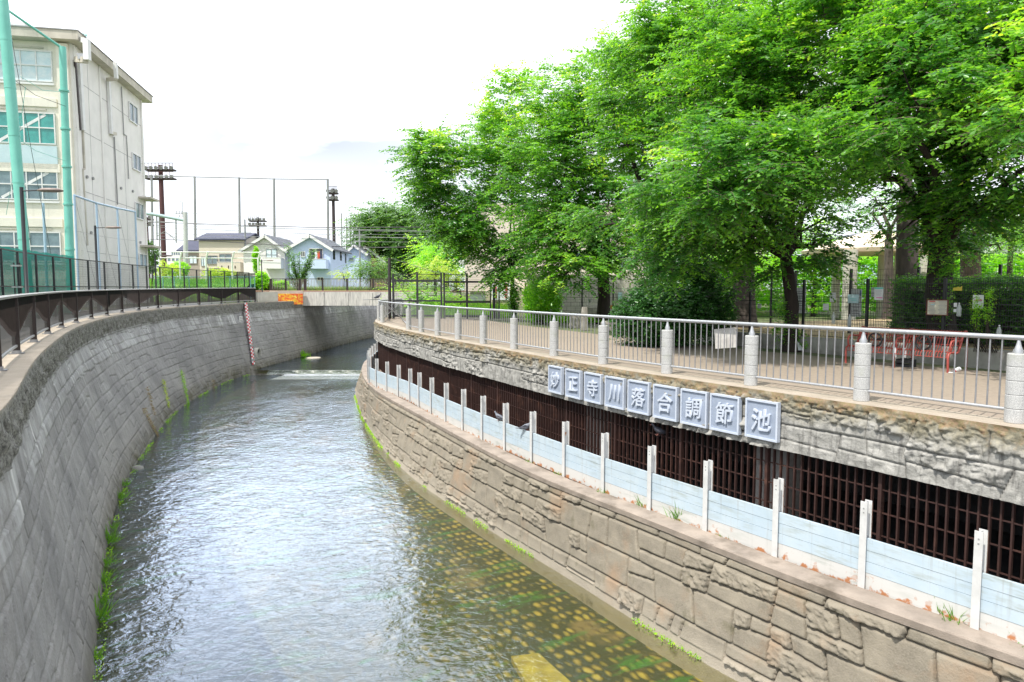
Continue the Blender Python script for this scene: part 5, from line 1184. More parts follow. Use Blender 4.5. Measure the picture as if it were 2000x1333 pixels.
# yellow cat-shaped plate
c_ = offset(KC, -.06); a_ = arc_at_px(c_, 1870, 6.2); p, t = at_arc(c_, a_); q = PD(1870, 564, p[1]); T = Vector((-t[0], -t[1], 0)); s_ = .0125*1.0
shape = [(-8, -4), (8, -4), (8, 1), (8, 5), (5.5, 2.5), (3, 2.2), (1, 4), (-1, 2), (-7, 2.2), (-8, 0)]
vs = [q+T*(x*s_)+Vector((0, 0, z*s_)) for x, z in shape]; nn_ = Vector((-T.y, T.x, 0))*.012; n = len(vs)
tagit(MB().add(vs+[v+nn_ for v in vs], [tuple(range(n)), tuple(reversed(range(n, 2*n)))]+[(i, n+i, n+(i+1) % n, (i+1) % n) for i in range(n)]).build('shaped_plate', M_yel), 'yellow animal-shaped plate on the fence right of the ivy-clad trunk', 'plate')
# plastic bottles hung on the fence
M_pet = NT('clear_plastic'); M_pet.b.inputs['Base Color'].default_value = (.75,.80,.82,1); M_pet.b.inputs['Roughness'].default_value = .1; M_pet.b.inputs['Alpha'].default_value = .45; M_pet = M_pet.m
for (px, py, lb_) in ((1628, 622, 'clear bottle hung on the fence, leftmost of the four'), (1659, 627, 'clear bottle hung on the fence beside the post above the bench'), (1873, 606, 'clear bottle hung right of the ivy-clad trunk'), (1951, 650, 'clear bottle hung low near the right edge')):
    c_ = offset(KC, -.03); a_ = arc_at_px(c_, px, 5.8); p, t = at_arc(c_, a_); q = PD(px, py, p[1]); o = thing('plastic_bottle', lb_, 'bottle', tuple(q), 0, 'clear bottles hung along the fence')
    MB().lathe((0, 0, -.15), [(.04, 0), (.052, .01), (.052, .19), (.04, .24), (.018, .28), (.016, .30)], 12).build('body', M_pet, o, world=False); MB().lathe((0, 0, .152), [(.018, 0), (.018, .02)], 10).build('cap', M_paper, o, world=False)
# board hung on the railing
c_ = offset(RL, -.10); a_ = arc_at_px(c_, 1417, 5.3); p, t = at_arc(c_, a_); T = Vector((t[0], t[1], 0)); q = PD(1417, 661, p[1]); o = thing('weathered_board', 'weathered white board hanging tilted behind the railing bars', 'board', (p[0], p[1], q.z), math.atan2(t[1], t[0]))
o.rotation_euler[1] = R(7); MB().box((0, 0, 0), (.50, .02, .38)).build('panel', mat('weathered_white', (.62,.60,.56), (.45,.43,.40), 6, .8), o, world=False)
for s_ in (-.2, .2): MB().tube([(s_, 0, .18), (s_, .04, .27)], .006, 5).build('tie', M_black, o, world=False)
q = PL(1562, 684, PR+.02); tagit(MB().add([(q.x-.12, q.y, PR+.01), (q.x+.14, q.y+.02, PR+.01), (q.x+.10, q.y+.12, PR+.02), (q.x-.10, q.y+.06, PR+.34), (q.x-.02, q.y+.1, PR+.15)], [(0, 1, 3), (1, 2, 4, 3), (0, 3, 4, 2), (0, 2, 1)]).build('plastic_bag', M_paper), 'crumpled white plastic bag at the foot of the leaning trunk', 'bag')
# stone stools and low blocks by the left grass
for (px, py, w_, h_, lb_) in ((1124, 640, 24, 26, 'square grey stone block left of the stone pillar'), (1143, 645, 13, 46, 'short upright stone pillar behind the railing'), (1195, 647, 40, 20, 'low broad stone block right of the pillar'), (1215, 634, 26, 22, 'rough stone boulder behind the low broad block'), (1158, 621, 40, 24, 'dark concrete planter at the tree foot')):
    q = PL(px, py, PR); sc_ = q.y/F; o_ = MB(); W_, H_ = w_*sc_, h_*sc_
    me = bpy.data.meshes.new('stone_block'); bm_v = []
    rr_ = random.Random(px); n = 10; rows_ = [(0, 1.0), (.15, 1.03), (.8, .98), (1.0, .86)]
    vs = [(q.x+W_/2*r_*math.copysign(abs(math.cos(2*math.pi*(k+.5)/n))**.5, math.cos(2*math.pi*(k+.5)/n))*rr_.uniform(.93, 1.05), q.y+.3+W_/2.4*r_*math.copysign(abs(math.sin(2*math.pi*(k+.5)/n))**.5, math.sin(2*math.pi*(k+.5)/n)), PR-.03+H_*z) for z, r_ in rows_ for k in range(n)]
    o_.add(vs, [(i*n+k, i*n+(k+1) % n, (i+1)*n+(k+1) % n, (i+1)*n+k) for i in range(3) for k in range(n)]+[tuple(range(3*n, 4*n))]); tagit(o_.build('stone_block', mat('block_stone', (.36,.34,.30), (.24,.22,.19), 4, .95, .5, 30)), lb_, 'stone block', 'stones beside the promenade')
# ---------------------------------------------------------------- gate fence by the bridge
GY = 42.0; GT = thing('gate', 'tall black steel gate with mesh panels across the path by the bridge', 'gate', (PD(862, 600, GY).x, GY, PR))
def gz(py): return PD(862, py, GY).z
mb = MB().tube([(PD(760.5, 560, GY).x, GY, PR), (PD(760.5, 504, GY).x, GY, gz(504))], .095, 14); mb.build('main_post', mat('gate_brown', (.04,.034,.034), (.05,.045,.045)), GT)
for px, py, w_ in ((768, 536, .12), (815, 532, .11), (862, 533, .10), (867.5, 533, .10), (912, 534, .12), (958, 556, .08), (965, 556, .18), (970.5, 564, .06)):
    x_ = PD(px, 560, GY).x; MB().box((x_, GY, (PR+gz(py))/2), (w_, .1, gz(py)-PR)).build('post', M_black, GT)
for (xa, xb, py, h_) in ((768, 862, 549, .12), (867, 958, 551, .12), (768, 862, 588, .10), (867, 958, 590, .12), (768, 862, 536, .04), (867, 912, 537, .04), (768, 862, 617, .12), (867, 958, 618, .12)):
    x0, x1 = PD(xa, 560, GY).x, PD(xb, 560, GY).x; MB().box(((x0+x1)/2, GY-.005, gz(py)), (x1-x0, .07, h_)).build('rail', M_black, GT)
for xa, xb in ((768, 815), (815, 862), (867, 912), (912, 958)):
    x0, x1 = PD(xa, 560, GY).x, PD(xb, 560, GY).x; mb = MB(); 
    for i in range(1, 22): x_ = x0+(x1-x0)*i/22; mb.box((x_, GY+.01, (PR+.1+gz(537))/2), (.008, .008, gz(537)-PR-.1))
    for i in range(1, 18): z_ = PR+.1+(gz(537)-PR-.1)*i/18; mb.box(((x0+x1)/2, GY+.02, z_), (x1-x0, .008, .010))
    mb.build('wire_mesh', M_meshw, GT)
q0, q1 = PD(765, 505, GY), PD(905, 540, 52); tagit(MB().tube([q0, (q0+q1)/2-Vector((0, 0, .2)), q1], .018, 5).build('stay_cable', M_grey), 'pale cable running down from the brown gate post', 'cable')
# low mesh fence before the beige building
fc2 = np.array([[PD(972, 600, 42).x, 42.], [2.0, 40.2], [5.2, 38.0], [9.5, 36.5]]); fc2 = resample(fc2, .4)
F2 = thing('grid_fence', 'black grid fence between the gate and the tall bush', 'fence', (float(fc2[0, 0]), 42, PR)); pos = np.arange(.1, arc(fc2)[-1], 1.9)
for a_ in pos: p, t = at_arc(fc2, a_); MB().box((p[0], p[1], PR+1.1), (.07, .07, 2.2), math.atan2(t[1], t[0])).build('post', M_black, F2)
for a0, a1 in zip(pos[:-1], pos[1:]):
    p, q = at_arc(fc2, a0)[0], at_arc(fc2, a1)[0]; mb = MB()
    for i in range(1, 20): w_ = p+(q-p)*i/20; mb.beam((w_[0], w_[1], PR+.1), (w_[0], w_[1], PR+2.15), .008, .008, (0, 1, 0))
    for i in range(14): h_ = PR+.1+2.05*i/13; mb.beam((p[0], p[1], h_), (q[0], q[1], h_), .009, .009)
    mb.build('wire_mesh', M_meshw, F2)
# beige building
M_beige = plaster('beige_panel', (.72,.62,.55), .95, .05); M_tile = wall_tiles('white_tile', (.66,.65,.62), (.60,.59,.56), .45, .16, .01); M_brk = wall_tiles('yellow_brick', (.58,.52,.38), (.50,.45,.32), .9, .2, .025)
HB = thing('park_building', 'pinkish beige building with a white tiled ground floor behind the cherry trees', 'building', (PD(908, 600, 55).x, 55, PR))
xb0 = PD(908, 560, 55).x; MB().box((xb0+12, 61, 9.6), (24, 12, 7.0)).build('upper_wall', M_beige, HB)
MB().box((xb0+12.2, 61.2, 5.25), (23.6, 11.6, 1.75)).build('ground_floor_wall', M_tile, HB)
x1_ = PD(948, 560, 53).x; x2_ = x1_+4.8; MB().box(((x1_+x2_)/2, 54.2, 5.25), (x2_-x1_, 2.0, 1.75)).build('porch_wall', M_brk, HB)
MB().box((PD(934, 560, 55).x, 55.36, 5.1), (1.3, .1, 1.5)).build('door', mat('door_pale', (.62,.68,.72)), HB)
for px in (1120, 1205): X_ = PD(px, 480, 55).x; g = MB().box((X_, 54.98, 8.6), (1.7, .1, 1.2)).build('window', M_glass, HB); MB().box((X_, 54.9, 8.6), (.06, .08, 1.2)).build('window_frame', M_white, g)
q = PD(907, 513, 55); MB().box((q.x-.2, 55.3, q.z), (.5, .5, .35)).build('wall_light', M_white, HB)
q = PD(978, 570, 53); o = thing('banner_sign', 'tall white notice with red lettering on the yellow brick porch', 'sign', (q.x, 53.12, q.z)); MB().box((0, 0, 0), (1.4, .04, 1.3)).build('panel', M_paper, o, world=False)
for s_ in (-1, 1):
    for i in range(6): MB().box((s_*.42, -.03, .5-.19*i), (.20, .03, .12)).build('red_mark', M_rg, o, world=False)
# grey wall and orange board seen under the crowns
wl2 = MB(); x0, x1 = PD(1030, 580, 46).x, PD(1250, 580, 46).x; wl2.box(((x0+x1)/2, 46, PR+1.35), (x1-x0, .3, 2.8)); o = wl2.build('garden_wall', wall_tiles('pale_block', (.55,.52,.46), (.48,.45,.40), .6, .3, .02)); tagit(o, 'pale block wall behind the grid fence and the dark trunk', 'wall')
for (px, py, w_, h_, m_, lb_, d) in ((1184, 591, 5, 14, M_paper, 'narrow white sheet right of the dark cherry trunk', 37.0), (1152, 587, 7, 6, M_paper, 'small white sheet left of the dark cherry trunk', 37.2), (1191, 600, 11, 7, mat('orange_board', (.75,.32,.04)), 'small orange board right of the dark cherry trunk', 36.9), (1211, 579, 8, 15, M_lb, 'pale framed panel on the block wall left of the tall bush', 45.7)):
    q = PD(px, py, d); s_ = d/F; tagit(MB().box(q, (w_*s_, .04, h_*s_)).build('notice', m_), lb_, 'notice')
# ---------------------------------------------------------------- shelter with concrete columns
SH = thing('park_shelter', 'park shelter with a broad pale canopy on round concrete columns', 'shelter', (PD(1690, 560, 40).x, 40, PR+.4))
cx = PD(1690, 560, 40).x; zc = PD(1690, 492, 40).z
for px, d, r_ in ((1633, 43, .26), (1660, 38, .37), (1724, 42, .30), (1759, 39, .36), (1805, 43, .28)): x_ = PD(px, 540, d).x; MB().lathe((x_, d, PR), [(r_, 0), (r_, zc-PR)], 18).build('column', M_conc_lt, SH)
mb = MB(); n = 8; ring = lambda r_, z_: [(cx+1.0+r_*math.cos(2*math.pi*(k+.5)/n), 40.5+r_*.8*math.sin(2*math.pi*(k+.5)/n), z_) for k in range(n)]
vs = ring(4.3, zc-.1)+ring(4.4, zc+.12)+ring(.8, zc+1.2); mb.add(vs, [(i*n+k, i*n+(k+1) % n, (i+1)*n+(k+1) % n, (i+1)*n+k) for i in range(2) for k in range(n)]+[tuple(range(2*n, 3*n)), tuple(reversed(range(n)))]); mb.build('canopy', mat('canopy_tan', (.78,.66,.54), (.70,.56,.42), 1.2, .8), SH)
h, _ = house('white house seen between the shelter columns', 60, 1668, 1740, 478, 1705, 455, 8, M_hb2, M_slate, side=None); h['group'] = 'houses behind the park'
h, g_ = house('white house with a curtained window at the right edge', 48, 1925, 2110, 488, 2020, 430, 8, M_hw, M_slate); h['group'] = 'houses behind the park'; win(h, 48, 1972, 2000, 502, 521, M_glass_lt); win(h, 48, 2030, 2060, 502, 521, M_glass)
# ---------------------------------------------------------------- birds
M_pg = mat('pigeon_grey', (.20,.22,.26), (.12,.13,.16), 9, .6); M_pgd = mat('pigeon_dark', (.06,.065,.085), (.09,.09,.11), 9, .6); M_beak = mat('bird_beak', (.30,.12,.10))
def bird(loc, yaw, label, m, m2, s=1., cat='pigeon', name='pigeon'):
    o = thing(name, label, cat, loc, yaw)
    body = [(-.17, .045, .02), (-.10, .060, .045), (-.04, .085, .065), (.03, .105, .068), (.08, .14, .055), (.105, .185, .036), (.12, .215, .034), (.14, .222, .022), (.155, .218, .008)]
    mb = MB(); n = 12; vs = []
    for (x, z, r_) in body: vs += [Vector((x*s, r_*s*.9*math.cos(2*math.pi*k/n), (z+r_*math.sin(2*math.pi*k/n)*(1 if x < .06 else .95))*s)) for k in range(n)]
    mb.add(vs, [(i*n+k, i*n+(k+1) % n, (i+1)*n+(k+1) % n, (i+1)*n+k) for i in range(len(body)-1) for k in range(n)]+[tuple(reversed(range(n))), tuple(range((len(body)-1)*n, len(body)*n))], True); mb.build('body', m, o, world=False)
    MB().tube([(.15*s, 0, .218*s), (.185*s, 0, .208*s)], [.008*s, .002*s], 6).build('beak', M_beak, o, world=False)
    MB().box((-.20*s, 0, .045*s), (.14*s, .05*s, .012*s)).build('tail', m2, o, world=False)
    for sy in (-1, 1):
        mb = MB(); mb.add([(.06*s, sy*.062*s, .135*s), (.0, sy*.075*s, .15*s), (-.10*s, sy*.055*s, .10*s), (-.19*s, sy*.02*s, .065*s), (-.10*s, sy*.064*s, .065*s), (.0, sy*.076*s, .08*s), (.06*s, sy*.068*s, .095*s)], [tuple(range(7)) if sy < 0 else tuple(reversed(range(7)))]); mb.build('wing', m2, o, world=False)
        MB().tube([(.02*s, sy*.025*s, .055*s), (.025*s, sy*.025*s, 0)], .006*s, 5).build('leg', M_beak, o, world=False)
        mb = MB()
        for a in (-.4, 0, .4): mb.tube([(.025*s, sy*.025*s, .003*s), ((.025+.035*math.cos(a))*s, (sy*.025+.035*math.sin(a))*s, .002*s)], .003*s, 4)
        mb.build('foot', M_beak, o, world=False)
    MB().lathe((.135*s, 0, .222*s), [(.002, 0)], 4)
    return o
for px, lb_, yw in ((975.5, 'grey pigeon perched on the barrier, left of the other perched pigeon', R(150)), (1028, 'grey pigeon perched on the barrier top below the first character plate', R(-20))):
    a_ = arc_at_px(FC, px, LEDGE+.75); p, t = at_arc(FC, a_); bird((p[0], p[1], LEDGE-.05+.03+.75), yw, lb_, M_pg, M_pgd, 1.05)
a_ = arc_at_px(GC, 1290, LEDGE+1.0); p, t = at_arc(GC, a_); bird((p[0]-.06, p[1]-.05, LEDGE+1.26), R(190), 'dark pigeon perched on a cross rod of the brown grille', M_pgd, M_pgd, 1.05)
q = at_arc(RL, pa2[-2])[0]; q = PD(738, 584, 40); bird((q.x, 40, q.z), R(10), 'dark crow-like bird standing at the far bend of the steel railing', M_pgd, M_pgd, 1.3, 'bird', 'bird')
tagit(MB().tube([PD(709, 586, 40), PD(742, 585.5, 40), (RL[-12][0], 41.0, PD(742, 585.5, 40).z)], .02, 6).build('perch_pipe', M_steel_dk), 'thin pipe sticking out over the river at the far railing bend', 'pipe')
# ================================================================ foliage
def cards(name, P0, D, Wv, ln, wd, tint, m, parent=None, fold=.25):
    """one kite-shaped leaf per row: base, two shoulders, tip"""
    n = len(P0); N_ = np.cross(D, Wv); ln = ln[:, None]; wd = wd[:, None]
    v = np.stack([P0, P0+D*ln*.42+Wv*wd*.5+N_*wd*fold, P0+D*ln-N_*ln*.08, P0+D*ln*.42-Wv*wd*.5+N_*wd*fold], 1).reshape(-1, 3)
    me = bpy.data.meshes.new(name); me.vertices.add(4*n); me.vertices.foreach_set('co', v.reshape(-1).astype(np.float32))
    b = np.arange(n)*4; tri = np.stack([b, b+1, b+2, b, b+2, b+3], 1).reshape(-1)
    me.loops.add(6*n); me.loops.foreach_set('vertex_index', tri.astype(np.int32)); me.polygons.add(2*n)
    me.polygons.foreach_set('loop_start', (np.arange(2*n)*3).astype(np.int32)); me.polygons.foreach_set('loop_total', np.full(2*n, 3, np.int32)); me.update(calc_edges=True)
    at = me.attributes.new('tint', 'FLOAT', 'POINT'); at.data.foreach_set('value', np.repeat(tint, 4).astype(np.float32))
    return link_mesh(me, name, m, parent)
def unit(v): return v/np.maximum(np.linalg.norm(v, axis=1), 1e-6)[:, None]
def sprays(S, D, Ln, m_, leaf, spread=.95, droop=.3, tint0=None, up=(0, 0, 1), flat=.35):
    """leaves in two ranks along drooping twigs"""
    n = len(S); t = np.linspace(.08, 1.0, m_)[None, :, None]; Sx = S[:, None, :]; Dx = D[:, None, :]; Lx = Ln[:, None, None]
    P = Sx+Dx*Lx*t+np.array([0, 0, -1.])*(droop*Lx*t**2); T = unit((Dx+np.array([0, 0, -1.])*(2*droop*t)).reshape(-1, 3))
    P = P.reshape(-1, 3)+rng.normal(0, .012, (n*m_, 3)); k = np.tile(np.where(np.arange(m_) % 2, 1., -1.), n)[:, None]
    side = unit(np.cross(T, np.array([0, 0, 1.]))); LD = unit(T*.55+side*k*spread+np.array([0, 0, -.28])+rng.normal(0, .22, P.shape))
    nn_ = unit(np.array(up)+rng.normal(0, flat, P.shape)); W = unit(np.cross(LD, nn_)); l_ = leaf*(.7+.5*rng.random(len(P)))*(1.1-.35*np.tile(np.linspace(0, 1, m_), n)); 
    tt = (tint0 if tint0 is not None else np.full(n, .4)); tint = np.clip(np.repeat(tt, m_)+rng.normal(0, .13, len(P))+.16*np.tile(np.linspace(-1, 1, m_), n), 0, 1)
    return P, LD, W, l_, l_*.56, tint
def ell_points(E, n, shell=.33):
    q = unit(rng.normal(0, 1, (n, 3))); r_ = rng.random(n)**shell; return np.array(E[:3])+q*r_[:, None]*np.array(E[3:6])
def pix_ell(px, py, d, rx, ry, rz=None):
    q = PD(px, py, d); s_ = d/F; return (q.x, q.y, q.z, rx*s_, rz or (rx+ry)*.5*s_, ry*s_)
def tree(name, label, cat, base, fork, ells, dens, m_leaf, m_bark, leaf=.085, r0=.25, twl=.8, tw=11, nl=18, clump=.75, tilt=(0, 0), limbs=6, group=None, twigs=True, droop=.3, minz=None, tintb=0., keep=None, outw=.8, flat=.35):
    o = thing(name, label, cat, tuple(base), 0, group); base = np.array(base); fork = np.array(fork)
    cl, ctr = [], []
    for E in ells:
        vol = 4.19*E[3]*E[4]*E[5]; k = max(6, int(dens*(2.25 if twigs else 3.4)*vol**.85)); p = ell_points(E, k); cl.append(p); ctr.append(np.repeat(np.array(E[:3])[None], k, 0))
    cl = np.concatenate(cl); ctr = np.concatenate(ctr)
    # uneven crown: thin it with noise so that gaps show
    g = fbm(cl[:, 0]*.55+base[0]*3, cl[:, 2]*.6+cl[:, 1]*.33, 3, 77); sel = g > .33
    if minz: sel &= cl[:, 2] > minz
    cl, ctr = cl[sel], ctr[sel]; n = len(cl)
    # limbs
    mb = MB(); tr_ = [base-np.array([0, 0, .1]), base+(fork-base)*.12, base+(fork-base)*.5+rng.normal(0, .06, 3)*[1, 1, 0], fork]
    mb.tube(tr_, [r0*1.35, r0*1.05, r0*.92, r0*.85], 14); nodes = [(fork, r0*.6)]; ctrm = cl.mean(0)
    far = [int(np.argmax(np.linalg.norm(cl-fork, axis=1)))]
    while len(far) < limbs:
        dd = np.min([np.linalg.norm(cl-cl[f], axis=1) for f in far], axis=0); far.append(int(np.argmax(dd)))
    for f in far:
        e = cl[f]; m1 = fork+(e-fork)*.35+np.array([0, 0, .12*np.linalg.norm(e-fork)])+rng.normal(0, .25, 3); m2 = fork+(e-fork)*.7+np.array([0, 0, .08*np.linalg.norm(e-fork)])+rng.normal(0, .25, 3)
        ts = np.linspace(0, 1, 9); pts = [((1-t)**3)*fork+3*(1-t)**2*t*m1+3*(1-t)*t*t*m2+t**3*e for t in ts]; rs = [r0*(.46*(1-t)**1.3+.03) for t in ts]; pts = [np.array(p_)+rng.normal(0, .14, 3)*(0 < i_ < 8) for i_, p_ in enumerate(pts)]; mb.tube(pts, rs, 8); nodes += list(zip(pts[1:], rs[1:]))
    npos = np.array([q[0] for q in nodes]); nr_ = [q[1] for q in nodes]; order = np.argsort(np.linalg.norm(cl-fork, axis=1)); dirs = np.zeros_like(cl)
    for i in order:
        dd = np.linalg.norm(npos-cl[i], axis=1)+.3*np.linalg.norm(npos-fork, axis=1)*0; j = int(np.argmin(dd)); a, b = npos[j], cl[i]; dirs[i] = b-a
        if np.linalg.norm(b-a) < .15: continue
        mid = (a+b)/2+np.array([0, 0, .10*np.linalg.norm(b-a)]); r_ = min(nr_[j]*.6, .05); mb.tube([a, mid, b], [r_, r_*.7, .012], 5, False)
        npos = np.vstack([npos, mid[None], b[None]]); nr_ += [r_*.7, .02]
    mb.build('trunk', m_bark, o)
    # twigs around the clumps
    ci = np.repeat(np.arange(n), tw); out = unit(cl-ctr)*outw+unit(dirs)*.5; S = cl[ci]+rng.normal(0, clump*.42, (n*tw, 3))*np.array([1, 1, .5])
    D = unit(out[ci]*np.array([1, 1, .42])+rng.normal(0, .55, S.shape)*np.array([1, 1, .3])+np.array([0, 0, .06])); leaf *= 1.55 if twigs else 1.0; nl = int(nl*.72) if twigs else nl; Ln = twl*(.55+.7*rng.random(len(S)))
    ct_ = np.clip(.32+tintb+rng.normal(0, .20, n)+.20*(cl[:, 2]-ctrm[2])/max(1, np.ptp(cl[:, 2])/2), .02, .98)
    data = sprays(S, D, Ln, nl, leaf, droop=droop, tint0=np.clip(ct_[ci]+rng.normal(0, .07, len(S)), 0, 1), flat=flat)
    cards('crown', *data, m_leaf, o)
    if twigs:
        k = np.arange(0, len(S), 2); t = np.linspace(0, 1, 4)[None, :, None]; Pt = S[k][:, None]+D[k][:, None]*Ln[k][:, None, None]*t+np.array([0, 0, -1.])*(droop*Ln[k][:, None, None]*t**2)
        w_ = np.array([.006, .005, .004, .002])[None, :, None]; A_ = Pt+np.array([0, 0, 1.])*w_; B_ = Pt-np.array([0, 0, 1.])*w_; sd_ = np.cross(D[k], [0, 0, 1.])[:, None, :]*w_*1.4
        V = np.stack([A_, B_+sd_, B_-sd_], 2).reshape(-1, 3); nk = len(k); base_i = (np.arange(nk)*12)[:, None, None]+(np.arange(3)*3)[None, :, None]; fs = []
        q = []
        for a, b in ((0, 1), (1, 2), (2, 0)): q.append(np.stack([base_i[..., 0]+a, base_i[..., 0]+b, base_i[..., 0]+b+3, base_i[..., 0]+a+3], -1))
        q = np.concatenate([x.reshape(-1, 4) for x in q]); me = bpy.data.meshes.new('twigs'); me.vertices.add(len(V)); me.vertices.foreach_set('co', V.reshape(-1).astype(np.float32)); me.loops.add(len(q)*4); me.loops.foreach_set('vertex_index', q.reshape(-1).astype(np.int32)); me.polygons.add(len(q)); me.polygons.foreach_set('loop_start', (np.arange(len(q))*4).astype(np.int32)); me.polygons.foreach_set('loop_total', np.full(len(q), 4, np.int32)); me.update(calc_edges=True)
        link_mesh(me, 'twigs', M_twig, o)
    print('TREE', label[:40], 'clumps', n, 'leaves', len(data[0])); return o
E = pix_ell
g1 = 'large trees along the promenade'
q = PL(1004, 624, PR); f = PD(1002, 535, q.y)
tree('cherry_tree', 'broad cherry tree whose left crown reaches furthest over the river', 'tree', q, f, [E(905, 345, 40, 105, 95), E(840, 300, 39, 60, 45), E(960, 430, 40, 100, 70), E(1010, 280, 41, 90, 80), E(985, 520, 40, 50, 40), E(905, 440, 40, 60, 60), E(1030, 510, 39, 70, 45), E(1000, 190, 41, 40, 50)], 1.35, LF_cherry, M_bark, .16, .13, 1.15, 10, 16, .8, limbs=7, group=g1, tintb=.08)
q = PL(1178, 631, PR); f = PD(1178, 535, q.y)
tree('cherry_tree', 'cherry tree with a straight dark trunk behind the fifth granite post', 'tree', q, f, [E(1090, 330, 35, 110, 120), E(1080, 190, 35, 60, 55), E(1160, 440, 34, 120, 80), E(1200, 230, 36, 110, 140), E(1080, 470, 34, 80, 60), E(1250, 480, 34, 90, 60), E(1120, 520, 33, 80, 40)], 1.25, LF_cherry, M_bark, .14, .36, 1.05, 10, 16, .8, limbs=8, group=g1, tintb=.05)
q = PL(1310, 655, PR); f = PD(1300, 470, 27)
tree('cherry_tree', 'cherry tree rising behind the tall round bush', 'tree', (PD(1305, 600, 27).x, 27, PR), f, [E(1300, 160, 27, 130, 110), E(1300, 330, 26, 140, 110), E(1275, 70, 27, 85, 90), E(1380, 60, 27, 130, 110), E(1230, 400, 26, 110, 80)], 1.5, LF_cherry, M_bark, .12, .28, .9, 11, 17, .7, limbs=8, group=g1, tintb=.06)
q = PL(1545, 684, PR); f = PD(1535, 505, q.y)
tree('cherry_tree', 'leaning cherry tree with leafy shoots on its trunk, left of the bench', 'tree', q, f, [E(1420, 340, 15.8, 120, 90), E(1560, 300, 16, 90, 90), E(1470, 310, 19, 150, 120), E(1400, 430, 18.5, 130, 60), E(1500, 470, 19.5, 130, 60), E(1560, 120, 20, 140, 150), E(1430, 160, 20, 130, 120), E(1580, 400, 20, 60, 60), E(1330, 380, 17.5, 80, 80), E(1300, 490, 18.5, 70, 45), E(1560, 500, 19, 90, 40)], 3.0, LF_cherry, M_bark, .105, .20, .75, 12, 18, .6, limbs=9, group=g1)
q = PD(1842, 650, 17.4); f = PD(1840, 480, 17.4)
tree('cherry_tree', 'thick ivy-clad cherry tree behind the bench, largest crown at right', 'tree', (q.x, 17.4, PR+.3), f, [E(1780, 200, 14.2, 120, 110), E(1900, 260, 13.8, 90, 80), E(1850, 130, 17, 200, 140), E(1960, 330, 15.5, 100, 110), E(1730, 290, 17, 80, 70), E(1860, 420, 17, 150, 50), E(1720, 180, 17.5, 110, 120), E(1800, 420, 17, 90, 35), E(1900, 60, 15, 170, 100), E(2050, 200, 15, 130, 200), E(1660, 60, 18, 120, 90)], 3.0, LF_cherry, M_bark, .10, .33, .7, 12, 18, .6, limbs=10, group=g1, tintb=-.02)
# a low branch of the same row reaching in at the top right corner belongs to a tree outside the frame
q = PD(2130, 600, 12); tree('cherry_tree', 'cherry tree outside the right edge whose bright branch tips hang into the top right corner', 'tree', (q.x+1.2, 12, PR), (q.x+.9, 12, 8.6), [E(1985, 90, 11.5, 80, 45), E(2010, 240, 11.5, 70, 40), E(2080, 150, 12, 100, 120)], 3.2, LF_cherry, M_bark, .10, .25, .75, 10, 18, .5, limbs=4, group=g1, tintb=.22)
for (px, d, r_, lb_, es) in ((1455, 26, .42, 'grey-trunked zelkova behind the tilted board', [E(1440, 420, 27, 110, 90), E(1520, 300, 28, 120, 120)]), (1772, 22.5, .36, 'tall grey trunk rising left of the ivy-clad tree', [E(1700, 230, 24, 130, 110), E(1790, 60, 24, 150, 120), E(1640, 250, 25, 60, 70)]), (1895, 31, .45, 'reddish forked tree behind the hedge at right', [E(1900, 450, 31, 110, 60), E(1960, 420, 30, 80, 80)]), (1736, 33, .22, 'slim weathered trunk between the shelter columns', [E(1730, 400, 34, 80, 60)])):
    tree('park_tree', lb_, 'tree', (PD(px, 560, d).x, d, PR+.35), PD(px, 470 if d > 30 else 400, d), es, .8, LF_cherry, M_bark_g, .13, r_, .9, 9, 15, .8, limbs=5, group='trees inside the park', twigs=False)
# distant trees
def mass(name, label, px, base_y, d, es, m_, leaf, dens, group=None, trunk=.3, cat='tree', **k):
    q = PD(px, base_y, d); e0 = es[0]; return tree(name, label, cat, (q.x, d, min(q.z, gr(d) if q.x > -8 else 5.2)), (q.x, d, e0[2]-e0[5]*.6), es, dens, m_, M_bark, leaf, trunk, leaf*7, 8, 12, leaf*6, limbs=4, group=group, twigs=False, **k)
mass('broadleaf_tree', 'large dark tree beyond the bridge, wires crossing before it', 770, 560, 105, [E(775, 470, 105, 58, 50), E(760, 430, 105, 40, 20), E(810, 480, 104, 30, 50), E(725, 500, 106, 35, 30), E(790, 515, 104, 50, 28), E(765, 455, 104, 55, 35)], LF_far, .46, .75, 'trees beyond the bridge', .5, tintb=-.15)
mass('broadleaf_tree', 'bright green tree behind the gate', 872, 560, 66, [E(870, 490, 66, 45, 40), E(895, 530, 66, 30, 30), E(845, 500, 67, 25, 30)], LF_bright, .24, .9, 'trees beyond the bridge', .25, tintb=.05)
mass('broadleaf_tree', 'yellowish green tree behind the gate, lower than the bright one', 850, 570, 58, [E(850, 528, 58, 32, 20), E(885, 540, 58, 22, 16)], LF_yel, .18, 1.4, 'trees beyond the bridge', .14)
mass('shrub', 'bright leafy shrub right behind the left gate panel', 800, 605, 50, [E(795, 575, 50, 25, 22), E(830, 585, 50, 30, 16), E(880, 585, 50, 30, 14)], LF_bright, .15, 1.8, 'shrubs behind the gate', .08, 'shrub', tintb=.1)
mass('shrub', 'dark shrub against the beige building beside the gate', 900, 600, 52, [E(840, 560, 53, 25, 18)], LF_far, .16, 1.5, 'shrubs behind the gate', .08, 'shrub')
mass('maple_tree', 'small layered green tree left of the dark gate post', 724, 545, 77, [E(724, 525, 77, 28, 20), E(712, 512, 77, 14, 8), E(740, 535, 77, 16, 10)], LF_far, .22, 1.6, 'small trees by the bridge', .12, tintb=.12)
mass('shrub', 'yellow-green shrub before the pale blue house', 672, 545, 78, [E(670, 539, 78, 17, 6)], LF_yel, .18, 2.5, 'small trees by the bridge', .06, 'shrub')
